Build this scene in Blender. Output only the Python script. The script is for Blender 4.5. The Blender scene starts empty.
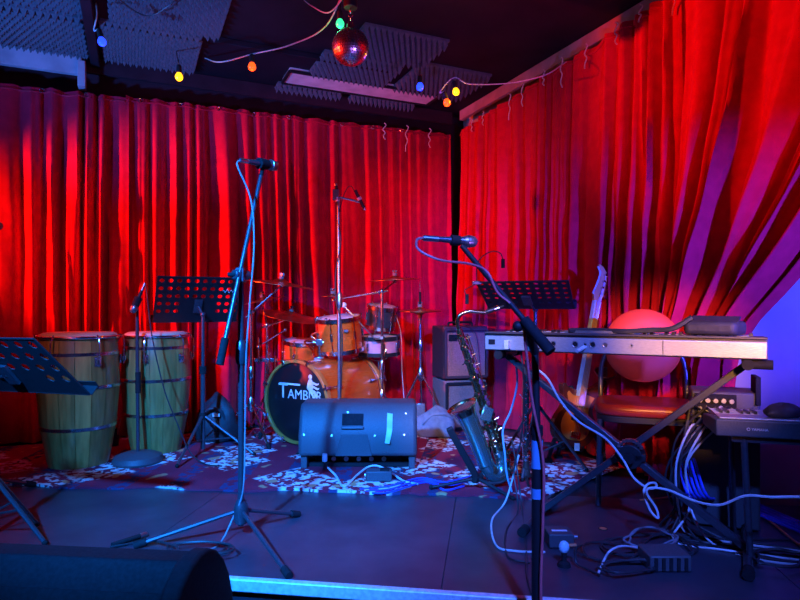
import bpy, math, random
from mathutils import Vector, Matrix
random.seed(7)
PI = math.pi
scene = bpy.context.scene
C = scene.collection

# ------------------------------------------------------------------ camera, world, lights
F, HZ, H = 600.0, 308.0, 0.95          # focal length in px, horizon row, eye height above the stage
def V(*a): return Vector(a)
def P(px, py, d):                       # a point seen at a pixel, d metres away
    return V((px-400)/F*d, d, H+(HZ-py)/F*d)
def G(px, py, z=0.0):                   # the same, on a level plane
    return P(px, py, (H-z)*F/(py-HZ))
cd = bpy.data.cameras.new('camera'); cam = bpy.data.objects.new('camera', cd); C.objects.link(cam)
cd.sensor_width = 36.0; cd.lens = 36.0*F/800.0; cd.shift_y = 8/800.0; cd.clip_start = 0.05
cam.location = (0, 0, H); cam.rotation_euler = (PI/2, 0, 0)
scene.camera = cam
w = bpy.data.worlds.new('world'); scene.world = w; w.use_nodes = True
bg = w.node_tree.nodes['Background']; bg.inputs[0].default_value = (0.25, 0.10, 0.6, 1); bg.inputs[1].default_value = 0.03
scene.view_settings.view_transform = 'Standard'; scene.view_settings.look = 'None'
scene.view_settings.gamma = 1; scene.view_settings.use_curve_mapping = False
scene.view_settings.exposure = 0.0

def spot(loc, target, energy, color, angle, blend=0.6, size=0.08):
    l = bpy.data.lights.new('stage_spot', 'SPOT'); l.energy = energy; l.color = color
    l.spot_size = math.radians(angle); l.spot_blend = blend; l.shadow_soft_size = size
    o = bpy.data.objects.new('stage_spot', l); C.objects.link(o)
    o.location = loc; o.rotation_euler = (Vector(target)-Vector(loc)).to_track_quat('-Z', 'Y').to_euler()
    return o
RED, BLUE, VIOLET, WARM = (1, .012, .004), (.01, .21, 1), (.045, .05, 1), (1, .40, .11)
spot((-4.1, 2.75, 1.60), (-0.9, 4.85, 1.40), 1350, (1, .04, .006), 46, 1, .04)   # red, raking the left curtain
spot((0.9, 1.3, 2.55), (0.12, 5.3, 1.5), 330, (1, .02, .004), 26, .9)     # red, back curtain behind the drums
spot((-2.5, 2.9, 1.90), (1.75, 2.95, 2.45), 950, RED, 40, 1, .04)        # red, right curtain
spot((2.0, 0.3, 1.3), (1.52, 3.5, 1.05), 1900, VIOLET, 36, 1, .05)        # violet, raking the right curtain
spot((-1.4, -0.4, 2.6), (-0.55, 3.3, 0.2), 3800, BLUE, 40, .8)             # blue front wash
spot((0.6, -0.3, 2.5), (0.42, 2.75, 0.0), 900, (.05, .14, 1), 40, .8)     # blue front wash
spot((-1.7, 0.5, 2.5), (-2.1, 4.4, 0.95), 170, (1, .02, .05), 30, 1)            # dim red fill, left curtain
spot((0.65, 0.2, 1.3), (1.17, 2.35, 0.82), 460, WARM, 19, .7)                # warm on keyboard and chair
spot((1.15, 1.6, 2.7), (1.27, 3.08, 0.74), 60, (1, .22, .06), 15, .8)          # added warm spot, no known source, brightens the chair back
spot((-0.1, 0.5, 2.4), (-0.2, 4.3, 0.65), 480, (1, .45, .22), 21, .9)       # warm on the drum kit
spot((0.1, 0.4, 2.4), (0.47, 3.2, 0.62), 260, (1, .62, .35), 19, .8)        # added warm spot to bring up saxophone and clarinet
spot((-1.9, 0.4, 2.4), (-1.7, 3.7, 0.45), 50, (1, .55, .2), 16, .8)      # warm on the congas
spot((0.9, 1.2, 0.7), (-0.1, 4.4, 2.75), 130, (.40, .15, 1), 56, .8)       # violet uplight to the ceiling
spot((-3.3, 1.6, 0.8), (-1.9, 3.8, 2.75), 800, (.05, .22, 1), 46, .8)     # blue uplight to the ceiling

# ------------------------------------------------------------------ materials
def mat(name, c1, c2=None, rough=.5, metal=0, scale=20, bump=0, sheen=0, emit=None, estr=0, stretch=None, rvar=.1, coat=0, rand=0, wave=None):
    m = bpy.data.materials.new(name); m.use_nodes = True; nt = m.node_tree; N = nt.nodes; L = nt.links
    b = N['Principled BSDF']
    tc = N.new('ShaderNodeTexCoord'); mp = N.new('ShaderNodeMapping'); L.new(tc.outputs['Object'], mp.inputs[0])
    if stretch: mp.inputs['Scale'].default_value = stretch
    no = N.new('ShaderNodeTexNoise'); no.inputs['Scale'].default_value = scale; no.inputs['Detail'].default_value = 4
    L.new(mp.outputs[0], no.inputs['Vector'])
    fac = no.outputs['Fac']
    c2 = c2 or tuple(x*.75 for x in c1)
    mx = N.new('ShaderNodeMix'); mx.data_type = 'RGBA'
    mx.inputs[6].default_value = (*c1, 1); mx.inputs[7].default_value = (*c2, 1)
    mr = N.new('ShaderNodeMapRange'); mr.inputs[1].default_value = .35; mr.inputs[2].default_value = .65
    L.new(fac, mr.inputs[0]); L.new(mr.outputs[0], mx.inputs[0])
    col = mx.outputs[2]
    if rand:
        oi = N.new('ShaderNodeObjectInfo'); hs = N.new('ShaderNodeHueSaturation')
        r2 = N.new('ShaderNodeMapRange'); r2.inputs[3].default_value = 1-rand; r2.inputs[4].default_value = 1+rand
        L.new(oi.outputs['Random'], r2.inputs[0]); L.new(r2.outputs[0], hs.inputs['Value']); L.new(col, hs.inputs['Color']); col = hs.outputs[0]
    L.new(col, b.inputs['Base Color'])
    rr = N.new('ShaderNodeMapRange'); rr.inputs[3].default_value = max(.02, rough-rvar); rr.inputs[4].default_value = min(1, rough+rvar)
    L.new(fac, rr.inputs[0]); L.new(rr.outputs[0], b.inputs['Roughness'])
    b.inputs['Metallic'].default_value = metal
    b.inputs['Sheen Weight'].default_value = sheen; b.inputs['Sheen Roughness'].default_value = .4
    b.inputs['Coat Weight'].default_value = coat; b.inputs['Specular IOR Level'].default_value = .5 if rough < .7 else .12
    if bump:
        bp = N.new('ShaderNodeBump'); bp.inputs['Strength'].default_value = bump; bp.inputs['Distance'].default_value = .01
        L.new(fac, bp.inputs['Height']); L.new(bp.outputs[0], b.inputs['Normal'])
    if emit:
        b.inputs['Emission Color'].default_value = (*emit, 1); b.inputs['Emission Strength'].default_value = estr
    return m
M = dict(
    velvet=mat('red velvet', (.56, .008, .042), (.47, .006, .034), .8, scale=16, bump=.25, sheen=.12),
    wall=mat('pale painted wall', (.62, .58, .66), (.55, .5, .6), .8, scale=6, bump=.05),
    darkwall=mat('dark wall', (.05, .02, .03), None, .8, scale=6),
    ceil=mat('dark painted ceiling', (.022, .015, .024), (.016, .012, .018), .7, scale=4),
    trimp=mat('pale painted board', (.5, .42, .5), None, .6, scale=8),
    diffuser=mat('pale ceiling panel', (.80, .72, .74), None, .7, scale=8),
    stage=mat('black stage deck', (.050, .048, .062), (.034, .032, .044), .36, scale=5, rvar=.1, bump=.03),
    floor=mat('dark audience floor', (.02, .02, .03), None, .6),
    alu=mat('aluminium edging', (.80, .84, .88), None, .4, .15, scale=60),
    foam=mat('charcoal acoustic foam', (.13, .13, .16), (.10, .10, .12), .85, scale=40),
    blk=mat('black painted steel', (.010, .010, .012), (.008, .008, .010), .6, 0, scale=60),
    satin=mat('satin black metal', (.10, .10, .12), (.08, .08, .095), .32, .6, scale=60),
    rubber=mat('black rubber', (.02, .02, .022), None, .75, scale=50, bump=.1),
    plastic=mat('black textured plastic', (.075, .078, .085), (.06, .062, .07), .55, scale=180, bump=.12),
    panel=mat('dark recessed panel', (.016, .016, .02), None, .72, scale=90),
    chrome=mat('chrome', (.75, .75, .78), (.62, .62, .66), .2, 1, scale=40, rvar=.06),
    steel=mat('brushed steel', (.55, .55, .58), None, .35, 1, scale=60),
    white=mat('white plastic', (.75, .75, .75), None, .45, scale=40),
    cord=mat('white cord', (.72, .7, .7), None, .6, scale=80),
    stave=mat('green stained wood', (.36, .27, .07), (.21, .165, .04), .35, scale=5, stretch=(7, 7, .6), rand=.28, coat=.4),
    skin=mat('drum hide', (.72, .62, .46), (.6, .5, .36), .6, scale=8),
    maple=mat('orange lacquered maple', (.72, .125, .015), (.58, .09, .01), .28, scale=4, stretch=(1, 1, 5), coat=.5),
    hoopw=mat('amber wooden hoop', (.66, .22, .04), (.54, .16, .03), .35, scale=10, coat=.4),
    dhead=mat('black drum film', (.010, .010, .012), None, .35, scale=9),
    whead=mat('coated white drum head', (.75, .72, .68), None, .6, scale=30),
    ink=mat('white print', (.85, .85, .85), None, .5),
    sparkle=mat('pink pearl wrap', (.85, .36, .40), (.72, .26, .38), .3, scale=14, coat=.5),
    cym=mat('bronze cymbal', (.62, .36, .17), (.5, .26, .11), .32, 1, scale=30, rvar=.08),
    felt=mat('grey felt', (.25, .25, .27), None, .9, scale=90, bump=.3),
    brass=mat('dark lacquered brass', (.55, .47, .30), (.40, .36, .26), .2, 1, scale=14, rvar=.07),
    teal=mat('aged blue-green lacquer', (.10, .34, .38), (.22, .33, .25), .22, .85, scale=10, rvar=.08, coat=.3),  # brass of the saxophone's lower half, blue stage light painted into its colour
    gold=mat('gold keywork', (.85, .66, .36), (.75, .55, .28), .18, 1, scale=40, rvar=.05),
    ebony=mat('black grenadilla', (.03, .028, .028), None, .3, scale=30),
    tolex=mat('maroon amp covering', (.07, .022, .028), (.05, .015, .02), .65, scale=160, bump=.3),
    grille=mat('woven grille cloth', (.52, .17, .13), (.38, .12, .09), .8, scale=140, bump=.4),
    greycab=mat('grey carpeted cabinet', (.24, .16, .15), (.17, .11, .11), .9, scale=120, bump=.3),
    greycloth=mat('grey fabric', (.24, .24, .27), (.18, .18, .21), .9, scale=30, bump=.3),
    nylon=mat('black nylon bag', (.03, .03, .036), None, .6, scale=30, bump=.3),
    kbgrey=mat('silver grey keyboard panel', (.50, .50, .52), (.40, .40, .42), .38, .5, scale=70, stretch=(1, 1, 6), bump=.1),
    kbtop=mat('dark keyboard top', (.07, .06, .065), None, .45, scale=80),
    red=mat('red chair vinyl', (.76, .06, .015), (.68, .05, .012), .6, scale=7, bump=.04),
    seat=mat('maroon seat vinyl', (.30, .03, .06), (.24, .02, .05), .35, scale=9, bump=.08),
    sunburst=mat('amber sunburst lacquer', (.72, .28, .05), (.55, .17, .03), .25, scale=4, coat=.6),
    dkwood=mat('dark red lacquered wood', (.14, .03, .02), (.09, .02, .015), .25, scale=5, coat=.5),
    mapleneck=mat('pale maple neck', (.62, .32, .13), (.52, .26, .10), .35, scale=6, stretch=(6, 6, 1)),
    pick=mat('pale blue edging', (.5, .8, .85), None, .35),
    tape=mat('pale green tape', (.55, .78, .62), None, .6),
    bluetape=mat('blue tape', (.12, .40, .62), (.1, .34, .55), .55),
    pinkc=mat('pink cable', (.85, .13, .15), None, .5), bluec=mat('blue cable', (.05, .10, .85), None, .4),
    orangec=mat('orange cable', (.75, .22, .08), None, .5), blackc=mat('black cable', (.03, .03, .035), None, .45),
    whitec=mat('white cable', (.72, .72, .74), None, .45), wood=mat('hickory stick', (.75, .42, .22), None, .45),
    greyc=mat('grey cable', (.28, .28, .3), None, .5), led=mat('blue lit port', (.02, .03, .4), None, .3), mirror=mat('mirror tile', (.85, .85, .88), None, .28, 1, scale=60, rvar=.08),  # drum port: the blue light on it is painted as plain colour
    grey=mat('grey metal mesh', (.32, .32, .35), (.12, .12, .14), .4, .8, scale=260),
)
def glow(name, c, s): return mat(name, c, None, .3, emit=c, estr=s)

def rug_mat():
    m = bpy.data.materials.new('patterned red rug'); m.use_nodes = True; nt = m.node_tree; N = nt.nodes; L = nt.links
    b = N['Principled BSDF']; b.inputs['Roughness'].default_value = .95; b.inputs['Sheen Weight'].default_value = 0
    tc = N.new('ShaderNodeTexCoord')
    def noise(sc, det=2, rot=None):
        n = N.new('ShaderNodeTexNoise'); n.inputs['Scale'].default_value = sc; n.inputs['Detail'].default_value = det
        L.new(tc.outputs['Object'], n.inputs['Vector']); return n.outputs['Fac']
    def gt(s, lo, hi):
        r = N.new('ShaderNodeMapRange'); r.inputs[1].default_value = lo; r.inputs[2].default_value = hi; L.new(s, r.inputs[0]); return r.outputs[0]
    def mul(a, c):
        x = N.new('ShaderNodeMath'); x.operation = 'MULTIPLY'; L.new(a, x.inputs[0]); L.new(c, x.inputs[1]); return x.outputs[0]
    def mix(f, a, c):
        x = N.new('ShaderNodeMix'); x.data_type = 'RGBA'; L.new(f, x.inputs[0])
        for i, q in ((6, a), (7, c)):
            if isinstance(q, tuple): x.inputs[i].default_value = (*q, 1)
            else: L.new(q, x.inputs[i])
        return x.outputs[2]
    vo = N.new('ShaderNodeTexVoronoi'); vo.inputs['Scale'].default_value = 22; L.new(tc.outputs['Object'], vo.inputs['Vector'])
    v2 = N.new('ShaderNodeTexVoronoi'); v2.inputs['Scale'].default_value = 2.1; v2.feature = 'F1'; v2.distance = 'MANHATTAN'; v2.voronoi_dimensions = vo.voronoi_dimensions = '2D'; L.new(tc.outputs['Object'], v2.inputs['Vector'])
    fine = gt(noise(24, 3), .44, .50)
    motif = gt(vo.outputs['Distance'], .62, .50)
    area = gt(v2.outputs['Distance'], .50, .44)
    wv = N.new('ShaderNodeTexWave'); wv.inputs['Scale'].default_value = 1.1; wv.inputs['Distortion'].default_value = 1.5; L.new(tc.outputs['Object'], wv.inputs['Vector'])
    band = gt(wv.outputs['Fac'], .72, .76)
    base = mix(gt(noise(3), .4, .6), (.40, .03, .06), (.30, .02, .045))
    base = mix(mul(band, fine), base, (.06, .05, .12))
    c = mix(mul(mul(area, fine), motif), base, (.82, .78, .76))
    c = mix(gt(noise(9, 1), .66, .70), c, (.68, .30, .14))
    L.new(c, b.inputs['Base Color'])
    b.inputs['Specular IOR Level'].default_value = .1; bp = N.new('ShaderNodeBump'); bp.inputs['Strength'].default_value = .5; bp.inputs['Distance'].default_value = .01
    L.new(noise(160, 1), bp.inputs['Height']); L.new(bp.outputs[0], b.inputs['Normal'])
    return m
M['rug'] = rug_mat()

# ------------------------------------------------------------------ geometry helpers
def frame(o, z, x=None):
    z = Vector(z).normalized(); x = Vector(x) if x is not None else (V(1, 0, 0) if abs(z.x) < .9 else V(0, 1, 0))
    y = z.cross(x).normalized(); x = y.cross(z)
    return Matrix(((x.x, y.x, z.x, o[0]), (x.y, y.y, z.y, o[1]), (x.z, y.z, z.z, o[2]), (0, 0, 0, 1)))
def spline(pts, k=8):
    p = [Vector(q) for q in pts]; p = [p[0]*2-p[1]]+p+[p[-1]*2-p[-2]]; out = []
    for i in range(1, len(p)-2):
        a, b, c, d = p[i-1:i+3]
        for j in range(k):
            t = j/k
            out.append(.5*((2*b)+(c-a)*t+(2*a-5*b+4*c-d)*t*t+(3*b-a-3*c+d)*t**3))
    return out+[p[-2]]
class Geo:
    def __init__(s): s.v = []; s.f = []
    def add(s, vs, fs, Mx=None):
        n = len(s.v); s.v += [(Mx@Vector(q)) if Mx else Vector(q) for q in vs]
        s.f += [tuple(n+i for i in f) for f in fs]; return s
    def box(s, c, size, Mx=None):
        x, y, z = c; a, b, d = (q/2 for q in size)
        vs = [(x+i*a, y+j*b, z+k*d) for k in (-1, 1) for j in (-1, 1) for i in (-1, 1)]
        return s.add(vs, [(0, 2, 3, 1), (4, 5, 7, 6), (0, 1, 5, 4), (2, 6, 7, 3), (0, 4, 6, 2), (1, 3, 7, 5)], Mx)
    def bar(s, a, b, wx, wz, up=(0, 0, 1)):          # rectangular bar from a to b
        a = Vector(a); b = Vector(b); ln = (b-a).length
        return s.box((0, 0, ln/2), (wx, wz, ln), frame(a, b-a, up))
    def tube(s, pts, r, n=8, close=False):
        pts = [Vector(p) for p in pts]; m = len(pts); rs = r if isinstance(r, (list, tuple)) else [r]*m
        t0 = (pts[1]-pts[0]).normalized(); x = t0.orthogonal().normalized(); vs = []; pt = t0
        for i in range(m):
            t = (pts[min(i+1, m-1)]-pts[max(i-1, 0)])
            t = t.normalized() if t.length > 1e-9 else pt
            x = pt.rotation_difference(t)@x; x = (x-t*x.dot(t)).normalized(); pt = t; y = t.cross(x)
            vs += [pts[i]+rs[i]*(math.cos(2*PI*k/n)*x+math.sin(2*PI*k/n)*y) for k in range(n)]
        fs = [(i*n+k, i*n+(k+1) % n, (i+1)*n+(k+1) % n, (i+1)*n+k) for i in range(m-1) for k in range(n)]
        if close: fs += [((m-1)*n+k, (m-1)*n+(k+1) % n, (k+1) % n, k) for k in range(n)]
        else: fs += [tuple(range(n-1, -1, -1)), tuple((m-1)*n+k for k in range(n))]
        return s.add(vs, fs)
    def lathe(s, prof, Mx=None, n=28, a0=0, a1=2*PI):
        full = abs(a1-a0-2*PI) < 1e-6; nn = n if full else n+1; vs = []; fs = []; idx = []
        for r, z in prof:
            if r < 1e-6: idx.append([len(vs)]*nn); vs.append((0, 0, z))
            else:
                idx.append(list(range(len(vs), len(vs)+nn)))
                vs += [(r*math.cos(a0+(a1-a0)*k/n), r*math.sin(a0+(a1-a0)*k/n), z) for k in range(nn)]
        for i in range(len(prof)-1):
            for k in range(n):
                q = [idx[i][k], idx[i][(k+1) % nn], idx[i+1][(k+1) % nn], idx[i+1][k]]
                q = [v for j, v in enumerate(q) if v not in q[:j]]
                if len(q) > 2: fs.append(tuple(q))
        return s.add(vs, fs, Mx)
    def cyl(s, a, b, r, n=14, r2=None):
        a = Vector(a); b = Vector(b); h = (b-a).length; r2 = r if r2 is None else r2
        return s.lathe([(0, 0), (r, 0), (r2, h), (0, h)], frame(a, b-a), n)
    def ball(s, c, r, n=12, sq=(1, 1, 1), Mx=None):
        B = (Mx or Matrix())@Matrix.Translation(Vector(c))@Matrix.Diagonal((*sq, 1))
        return s.lathe([(r*math.sin(PI*i/8) if 0 < i < 8 else 0, -r*math.cos(PI*i/8)) for i in range(9)], B, n)
    def ring(s, R, r, Mx=None, n=28, m=6):           # torus
        return s.lathe([(R+r*math.cos(2*PI*k/m), r*math.sin(2*PI*k/m)) for k in range(m+1)], Mx, n)
    def prism(s, poly, z0, z1, Mx=None):
        n = len(poly)
        vs = [(x, y, z0) for x, y in poly]+[(x, y, z1) for x, y in poly]
        return s.add(vs, [tuple(range(n-1, -1, -1)), tuple(range(n, 2*n))]+[(i, (i+1) % n, n+(i+1) % n, n+i) for i in range(n)], Mx)

def obj(name, g, m, parent=None, origin=None, bevel=0, angle=38, seg=2):
    """one mesh object; g holds world coordinates"""
    root = parent
    while root is not None and root.parent is not None: root = root.parent
    o0 = Vector(root.location) if root is not None else Vector(origin if origin is not None else (0, 0, 0))
    me = bpy.data.meshes.new(name); me.from_pydata([tuple(v-o0) for v in g.v], [], g.f)
    me.materials.append(M[m] if isinstance(m, str) else m)
    me.validate(); me.shade_smooth(); me.set_sharp_from_angle(angle=math.radians(angle))
    o = bpy.data.objects.new(name, me); C.objects.link(o)
    if root is not None: o.parent = parent
    else: o.location = o0
    if bevel:
        b = o.modifiers.new('bevel', 'BEVEL'); b.width = bevel; b.segments = seg; b.limit_method = 'ANGLE'; b.angle_limit = math.radians(40)
    return o
def tag(o, label, cat, group=None):
    o['label'] = label; o['category'] = cat
    if group: o['group'] = group
    return o
def thing(name, label, cat, loc, group=None):
    o = bpy.data.objects.new(name, None); C.objects.link(o); o.location = loc; o.empty_display_size = .05
    return tag(o, label, cat, group)
def struct(o): o['kind'] = 'structure'; return o
def stuff(o): o['kind'] = 'stuff'; return o
def cable(name, label, pts, r, m, cat='cable', group=None, k=8):
    pts = spline(pts, k)
    return tag(obj(name, Geo().tube(pts, r, 6), m, origin=pts[0]), label, cat, group)
def text_geo(txt, size, Mx, depth=.0006, align='LEFT'):
    cu = bpy.data.curves.new('lettering', 'FONT'); cu.body = txt; cu.size = size; cu.extrude = depth; cu.align_x = align; cu.resolution_u = 3
    o = bpy.data.objects.new('lettering', cu); C.objects.link(o)
    me = bpy.data.meshes.new_from_object(o); g = Geo().add([v.co for v in me.vertices], [tuple(p.vertices) for p in me.polygons], Mx)
    bpy.data.objects.remove(o); bpy.data.curves.remove(cu); bpy.data.meshes.remove(me)
    return g

# ------------------------------------------------------------------ the room
TH = math.radians(24); UB = V(math.cos(TH), math.sin(TH), 0); UR = V(math.sin(TH), -math.cos(TH), 0)   # along back wall (rightwards), along right wall (to the audience)
CO = V(.52, 5.6, 0)                       # corner of the two curtain lines
CEIL = 2.80
STAGE_T = 0.20
def sheet(name, pts, thick, m):           # horizontal slab from outline
    return struct(obj(name, Geo().prism([(p[0], p[1]) for p in pts], thick[0], thick[1]), m))
# wall slabs behind the curtains
def wallslab(name, a, b, off, m):
    d = (b-a).normalized(); n = V(d.y, -d.x, 0)
    g = Geo().prism([tuple((a-n*off).xy), tuple((b-n*off).xy), tuple((b-n*(off+.1)).xy), tuple((a-n*(off+.1)).xy)], -STAGE_T, CEIL)
    return struct(obj(name, g, m))
wallslab('wall_back', CO-UB*6.2, CO+UB*.5, .2, 'darkwall')
wallslab('wall_right', CO-UR*.4, CO+UR*6.5, .2, 'wall')
cc = [CO-UB*6.3-UR*.4, CO+UB*.5-UR*.4, CO+UB*.5+UR*6.6, CO-UB*6.3+UR*6.6]
sheet('ceiling', cc, (CEIL, CEIL+.08), 'ceil')
sheet('floor', cc, (-STAGE_T-.08, -STAGE_T), 'floor')
# stage platform with deck panels
FL = G(220, 577); FR = G(530, 598); sd = (FR-FL).normalized(); sn = V(-sd.y, sd.x, 0)      # front edge direction
st = struct(obj('floor_stage', Geo().prism([tuple((FL-sd*3.2+sn*.02).xy), tuple((FR+sd*1.45+sn*.02).xy), tuple((CO+UB*.15-UR*.1+UR*2.0+V(.1, 0, 0)).xy), tuple((CO+UB*.1-UR*.1).xy), tuple((CO-UB*5.2-UR*.1).xy)], -STAGE_T, -.02), 'floor'))
cuts = [-3.2, -1.55, -.42, .78, 1.98, 2.52]
for i in range(len(cuts)-1):
    a, b = cuts[i]+.001, cuts[i+1]-.001
    for r0, r1 in ((.004, 1.12), (1.122, 2.256)):
        p = [FL+sd*a+sn*r0, FL+sd*b+sn*r0, FL+sd*b+sn*r1, FL+sd*a+sn*r1]
        if (p[2]-CO).dot(UB) > .08 and r0 > 1: continue
        obj('deck_panel', Geo().prism([tuple(q.xy) for q in p], -.02, 0), 'stage', st, bevel=.001)
g = Geo().prism([tuple(q.xy) for q in (FL-sd*3.2+sn*2.258, FL+sd*2.0+sn*2.258, CO+UB*.12-UR*.05+UR*1.0, CO+UB*.12-UR*.05, CO-UB*5.2-UR*.05)], -.02, 0)
obj('deck_panel', g, 'stage', st)
g = Geo().prism([(-.006, -.045), (.035, -.045), (.035, 0.003), (-.006, .003)], -3.2, 2.5, frame(FL, sd, sn))
tr = struct(obj('trim_1', Geo().bar(FL-sd*3.2-V(0, 0, .02), FL+sd*2.5-V(0, 0, .02), .046, .03), 'alu', bevel=.006))
# rug
def rug(name, label, pts, m='rug', z=.012, wav=.02):
    a, b, c, d = [Vector((p[0], p[1], 0)) for p in pts]; nx, ny = 40, 16; vs = []; fs = []
    for k, zz in ((0, .001), (1, z)):
        for j in range(ny+1):
            for i in range(nx+1):
                u, v = i/nx, j/ny
                p = (a*(1-u)+b*u)*(1-v)+(d*(1-u)+c*u)*v
                e = (wav*math.sin(u*23+2)+wav*.6*math.sin(u*51))*(1 if j == 0 else .3)
                p = p+V(0, e, zz+(.004*math.sin(9*u+7*v) if k else 0)*(1 if k else 0)); vs.append(p)
    q = (nx+1)*(ny+1)
    for j in range(ny):
        for i in range(nx):
            n = j*(nx+1)+i; fs.append((q+n, q+n+1, q+n+nx+2, q+n+nx+1)); fs.append((n, n+nx+1, n+nx+2, n+1))
    edge = [i for i in range(nx+1)]+[nx+(nx+1)*j for j in range(1, ny+1)]+[ny*(nx+1)+i for i in range(nx-1, -1, -1)]+[(nx+1)*j for j in range(ny-1, 0, -1)]
    for i in range(len(edge)):
        x, y = edge[i], edge[(i+1) % len(edge)]; fs.append((x, y, q+y, q+x))
    return obj(name, Geo().add(vs, fs), m, origin=a)
r_ = rug('patterned_rug', '', [(-2.75, 3.22), (.05, 3.055), (.32, 5.3), (-2.75, 4.02)])
tag(r_, 'large red patterned rug with pale motifs under drums and congas', 'rug')
r2 = rug('patterned_rug', '', [(.04, 3.05), (.68, 2.97), (1.30, 3.55), (.33, 5.25)], z=.010, wav=.01)
tag(r2, 'red and blue patterned rug under the saxophone and bass guitar', 'rug')

# ceiling details
def cpt(px, py, z=CEIL): return P(px, py, (z-H)*F/(HZ-py))
def foam(origin, label, w=.6, h=.6, n=15):
    """tile with its near-left corner at origin; w along back wall, h towards the wall"""
    t = thing('acoustic_foam_panel', label, 'acoustic panel', origin, 'acoustic foam panels on the ceiling')
    ux, uy = UB, -UR
    q = lambda a, b, z: tuple(Vector(origin)+ux*a+uy*b+V(0, 0, z))
    g = Geo().add([q(a, b, z) for z in (0, -.018) for a, b in ((0, 0), (w, 0), (w, h), (0, h))],
                  [(0, 1, 2, 3), (7, 6, 5, 4), (0, 4, 5, 1), (1, 5, 6, 2), (2, 6, 7, 3), (3, 7, 4, 0)])
    obj('backing', g, 'foam', t)
    g = Geo(); nx, ny = int(n*w/.6), int(n*h/.6); cx, cy = w/nx, h/ny
    for i in range(nx):
        for j in range(ny):
            a, b = i*cx+(cx*.25 if j % 2 else -cx*.25), j*cy
            g.add([q(a, b, -.018), q(a+cx, b, -.018), q(a+cx, b+cy, -.018), q(a, b+cy, -.018), q(a+cx/2, b+cy/2, -.068)],
                  [(1, 0, 4), (2, 1, 4), (3, 2, 4), (0, 3, 4)])
    stuff(obj('pyramid', g, 'foam', t, angle=10)); return t
fz = CEIL-.001
B0 = cpt(100, 27, CEIL-.06); B0.z = fz
foam(B0, 'foam tile above yellow bulb, nearest curtain', .62, .62)
foam(B0-UB*.72-UR*.02, 'foam tile between the pale ledge and the blue bulb', .62, .62)
foam(B0-UB*1.40-UR*.02, 'foam tile farthest from the mirror ball, above the congas', .62, .62)
foam(B0+UR*.68+UB*.06, 'foam tile in front of the yellow bulb tile', .66, .62)
foam(B0+UR*.68-UB*.66, 'foam tile in front of the blue bulb tile', .62, .62)
D0 = cpt(302, 66, CEIL-.06); D0.z = fz
S0 = cpt(290, 71, CEIL-.03); S0.z = fz; D0 = S0+UB*.15+UR*.42
foam(D0, 'foam tile directly behind the mirror ball', .62, .42)
foam(D0+UR*.50+UB*.12, 'foam tile above the mirror ball', .62, .45)
foam(D0+UB*.72+UR*.10, 'foam tile behind the blue and yellow bulb pair', .62, .55)
foam(S0-UR*.31-UB*.02, 'foam tile between pale panel and back curtain', .55, .3)
foam(S0-UR*.31+UB*.62, 'foam tile nearest the curtain corner', .6, .3)
# pale ceiling panel
a = cpt(290, 71, CEIL-.03); t_ = Geo().add([a+UB*x-UR*y+V(0, 0, z) for z in (0, .029) for x, y in ((0, 0), (1.3, 0), (1.3, .26), (0, .26))], [(0, 1, 2, 3)[::-1], (4, 5, 6, 7), (0, 1, 5, 4), (1, 2, 6, 5), (2, 3, 7, 6), (3, 0, 4, 7)])
cp = thing('ceiling_panel', 'long pale pink ceiling panel behind the mirror ball', 'ceiling panel', a)
obj('diffuser', t_, 'diffuser', cp)
g = Geo()
for x0, y0, x1, y1 in ((0, 0, 1.3, 0), (1.3, 0, 1.3, .26), (1.3, .26, 0, .26), (0, .26, 0, 0)): g.bar(a+UB*x0-UR*y0, a+UB*x1-UR*y1, .02, .02)
obj('frame', g, 'blk', cp)
# ceiling beams and rails
g = Geo().bar(B0-UB*.06-UR*.75+V(0, 0, -.03), B0-UB*.06+UR*2.6+V(0, 0, -.03), .09, .06); struct(obj('trim_2', g, 'ceil', bevel=.004))
g = Geo().bar(B0+UB*.70+UR*.02+V(0, 0, -.02), B0+UB*2.0+UR*.02+V(0, 0, -.02), .04, .03); struct(obj('trim_3', g, 'ceil', bevel=.004))
g = Geo().bar(CO+UR*.0+UB*.06+V(0, 0, CEIL-.05), CO+UR*5.5+UB*.06+V(0, 0, CEIL-.05), .09, .04); struct(obj('trim_4', g, 'trimp', bevel=.005))
g = Geo().bar(CO-UB*6+UR*-.08+V(0, 0, CEIL-.06), CO+UR*-.08+V(0, 0, CEIL-.06), .11, .03); struct(obj('trim_5', g, 'darkwall'))
g = Geo()                                  # pale boxed ledge above the left curtain
a = P(82, 66, 4.35); g.bar(a-UB*1.6+UR*.0, a, .14, .05); g.bar(a+V(0, 0, .02), a+V(0, 0, -.16)+UB*0, .05, .12, UB)
struct(obj('trim_6', g, 'trimp', bevel=.004))
g = Geo().tube([cpt(440, 75), cpt(500, 90), cpt(560, 70)], .004, 5)

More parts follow.
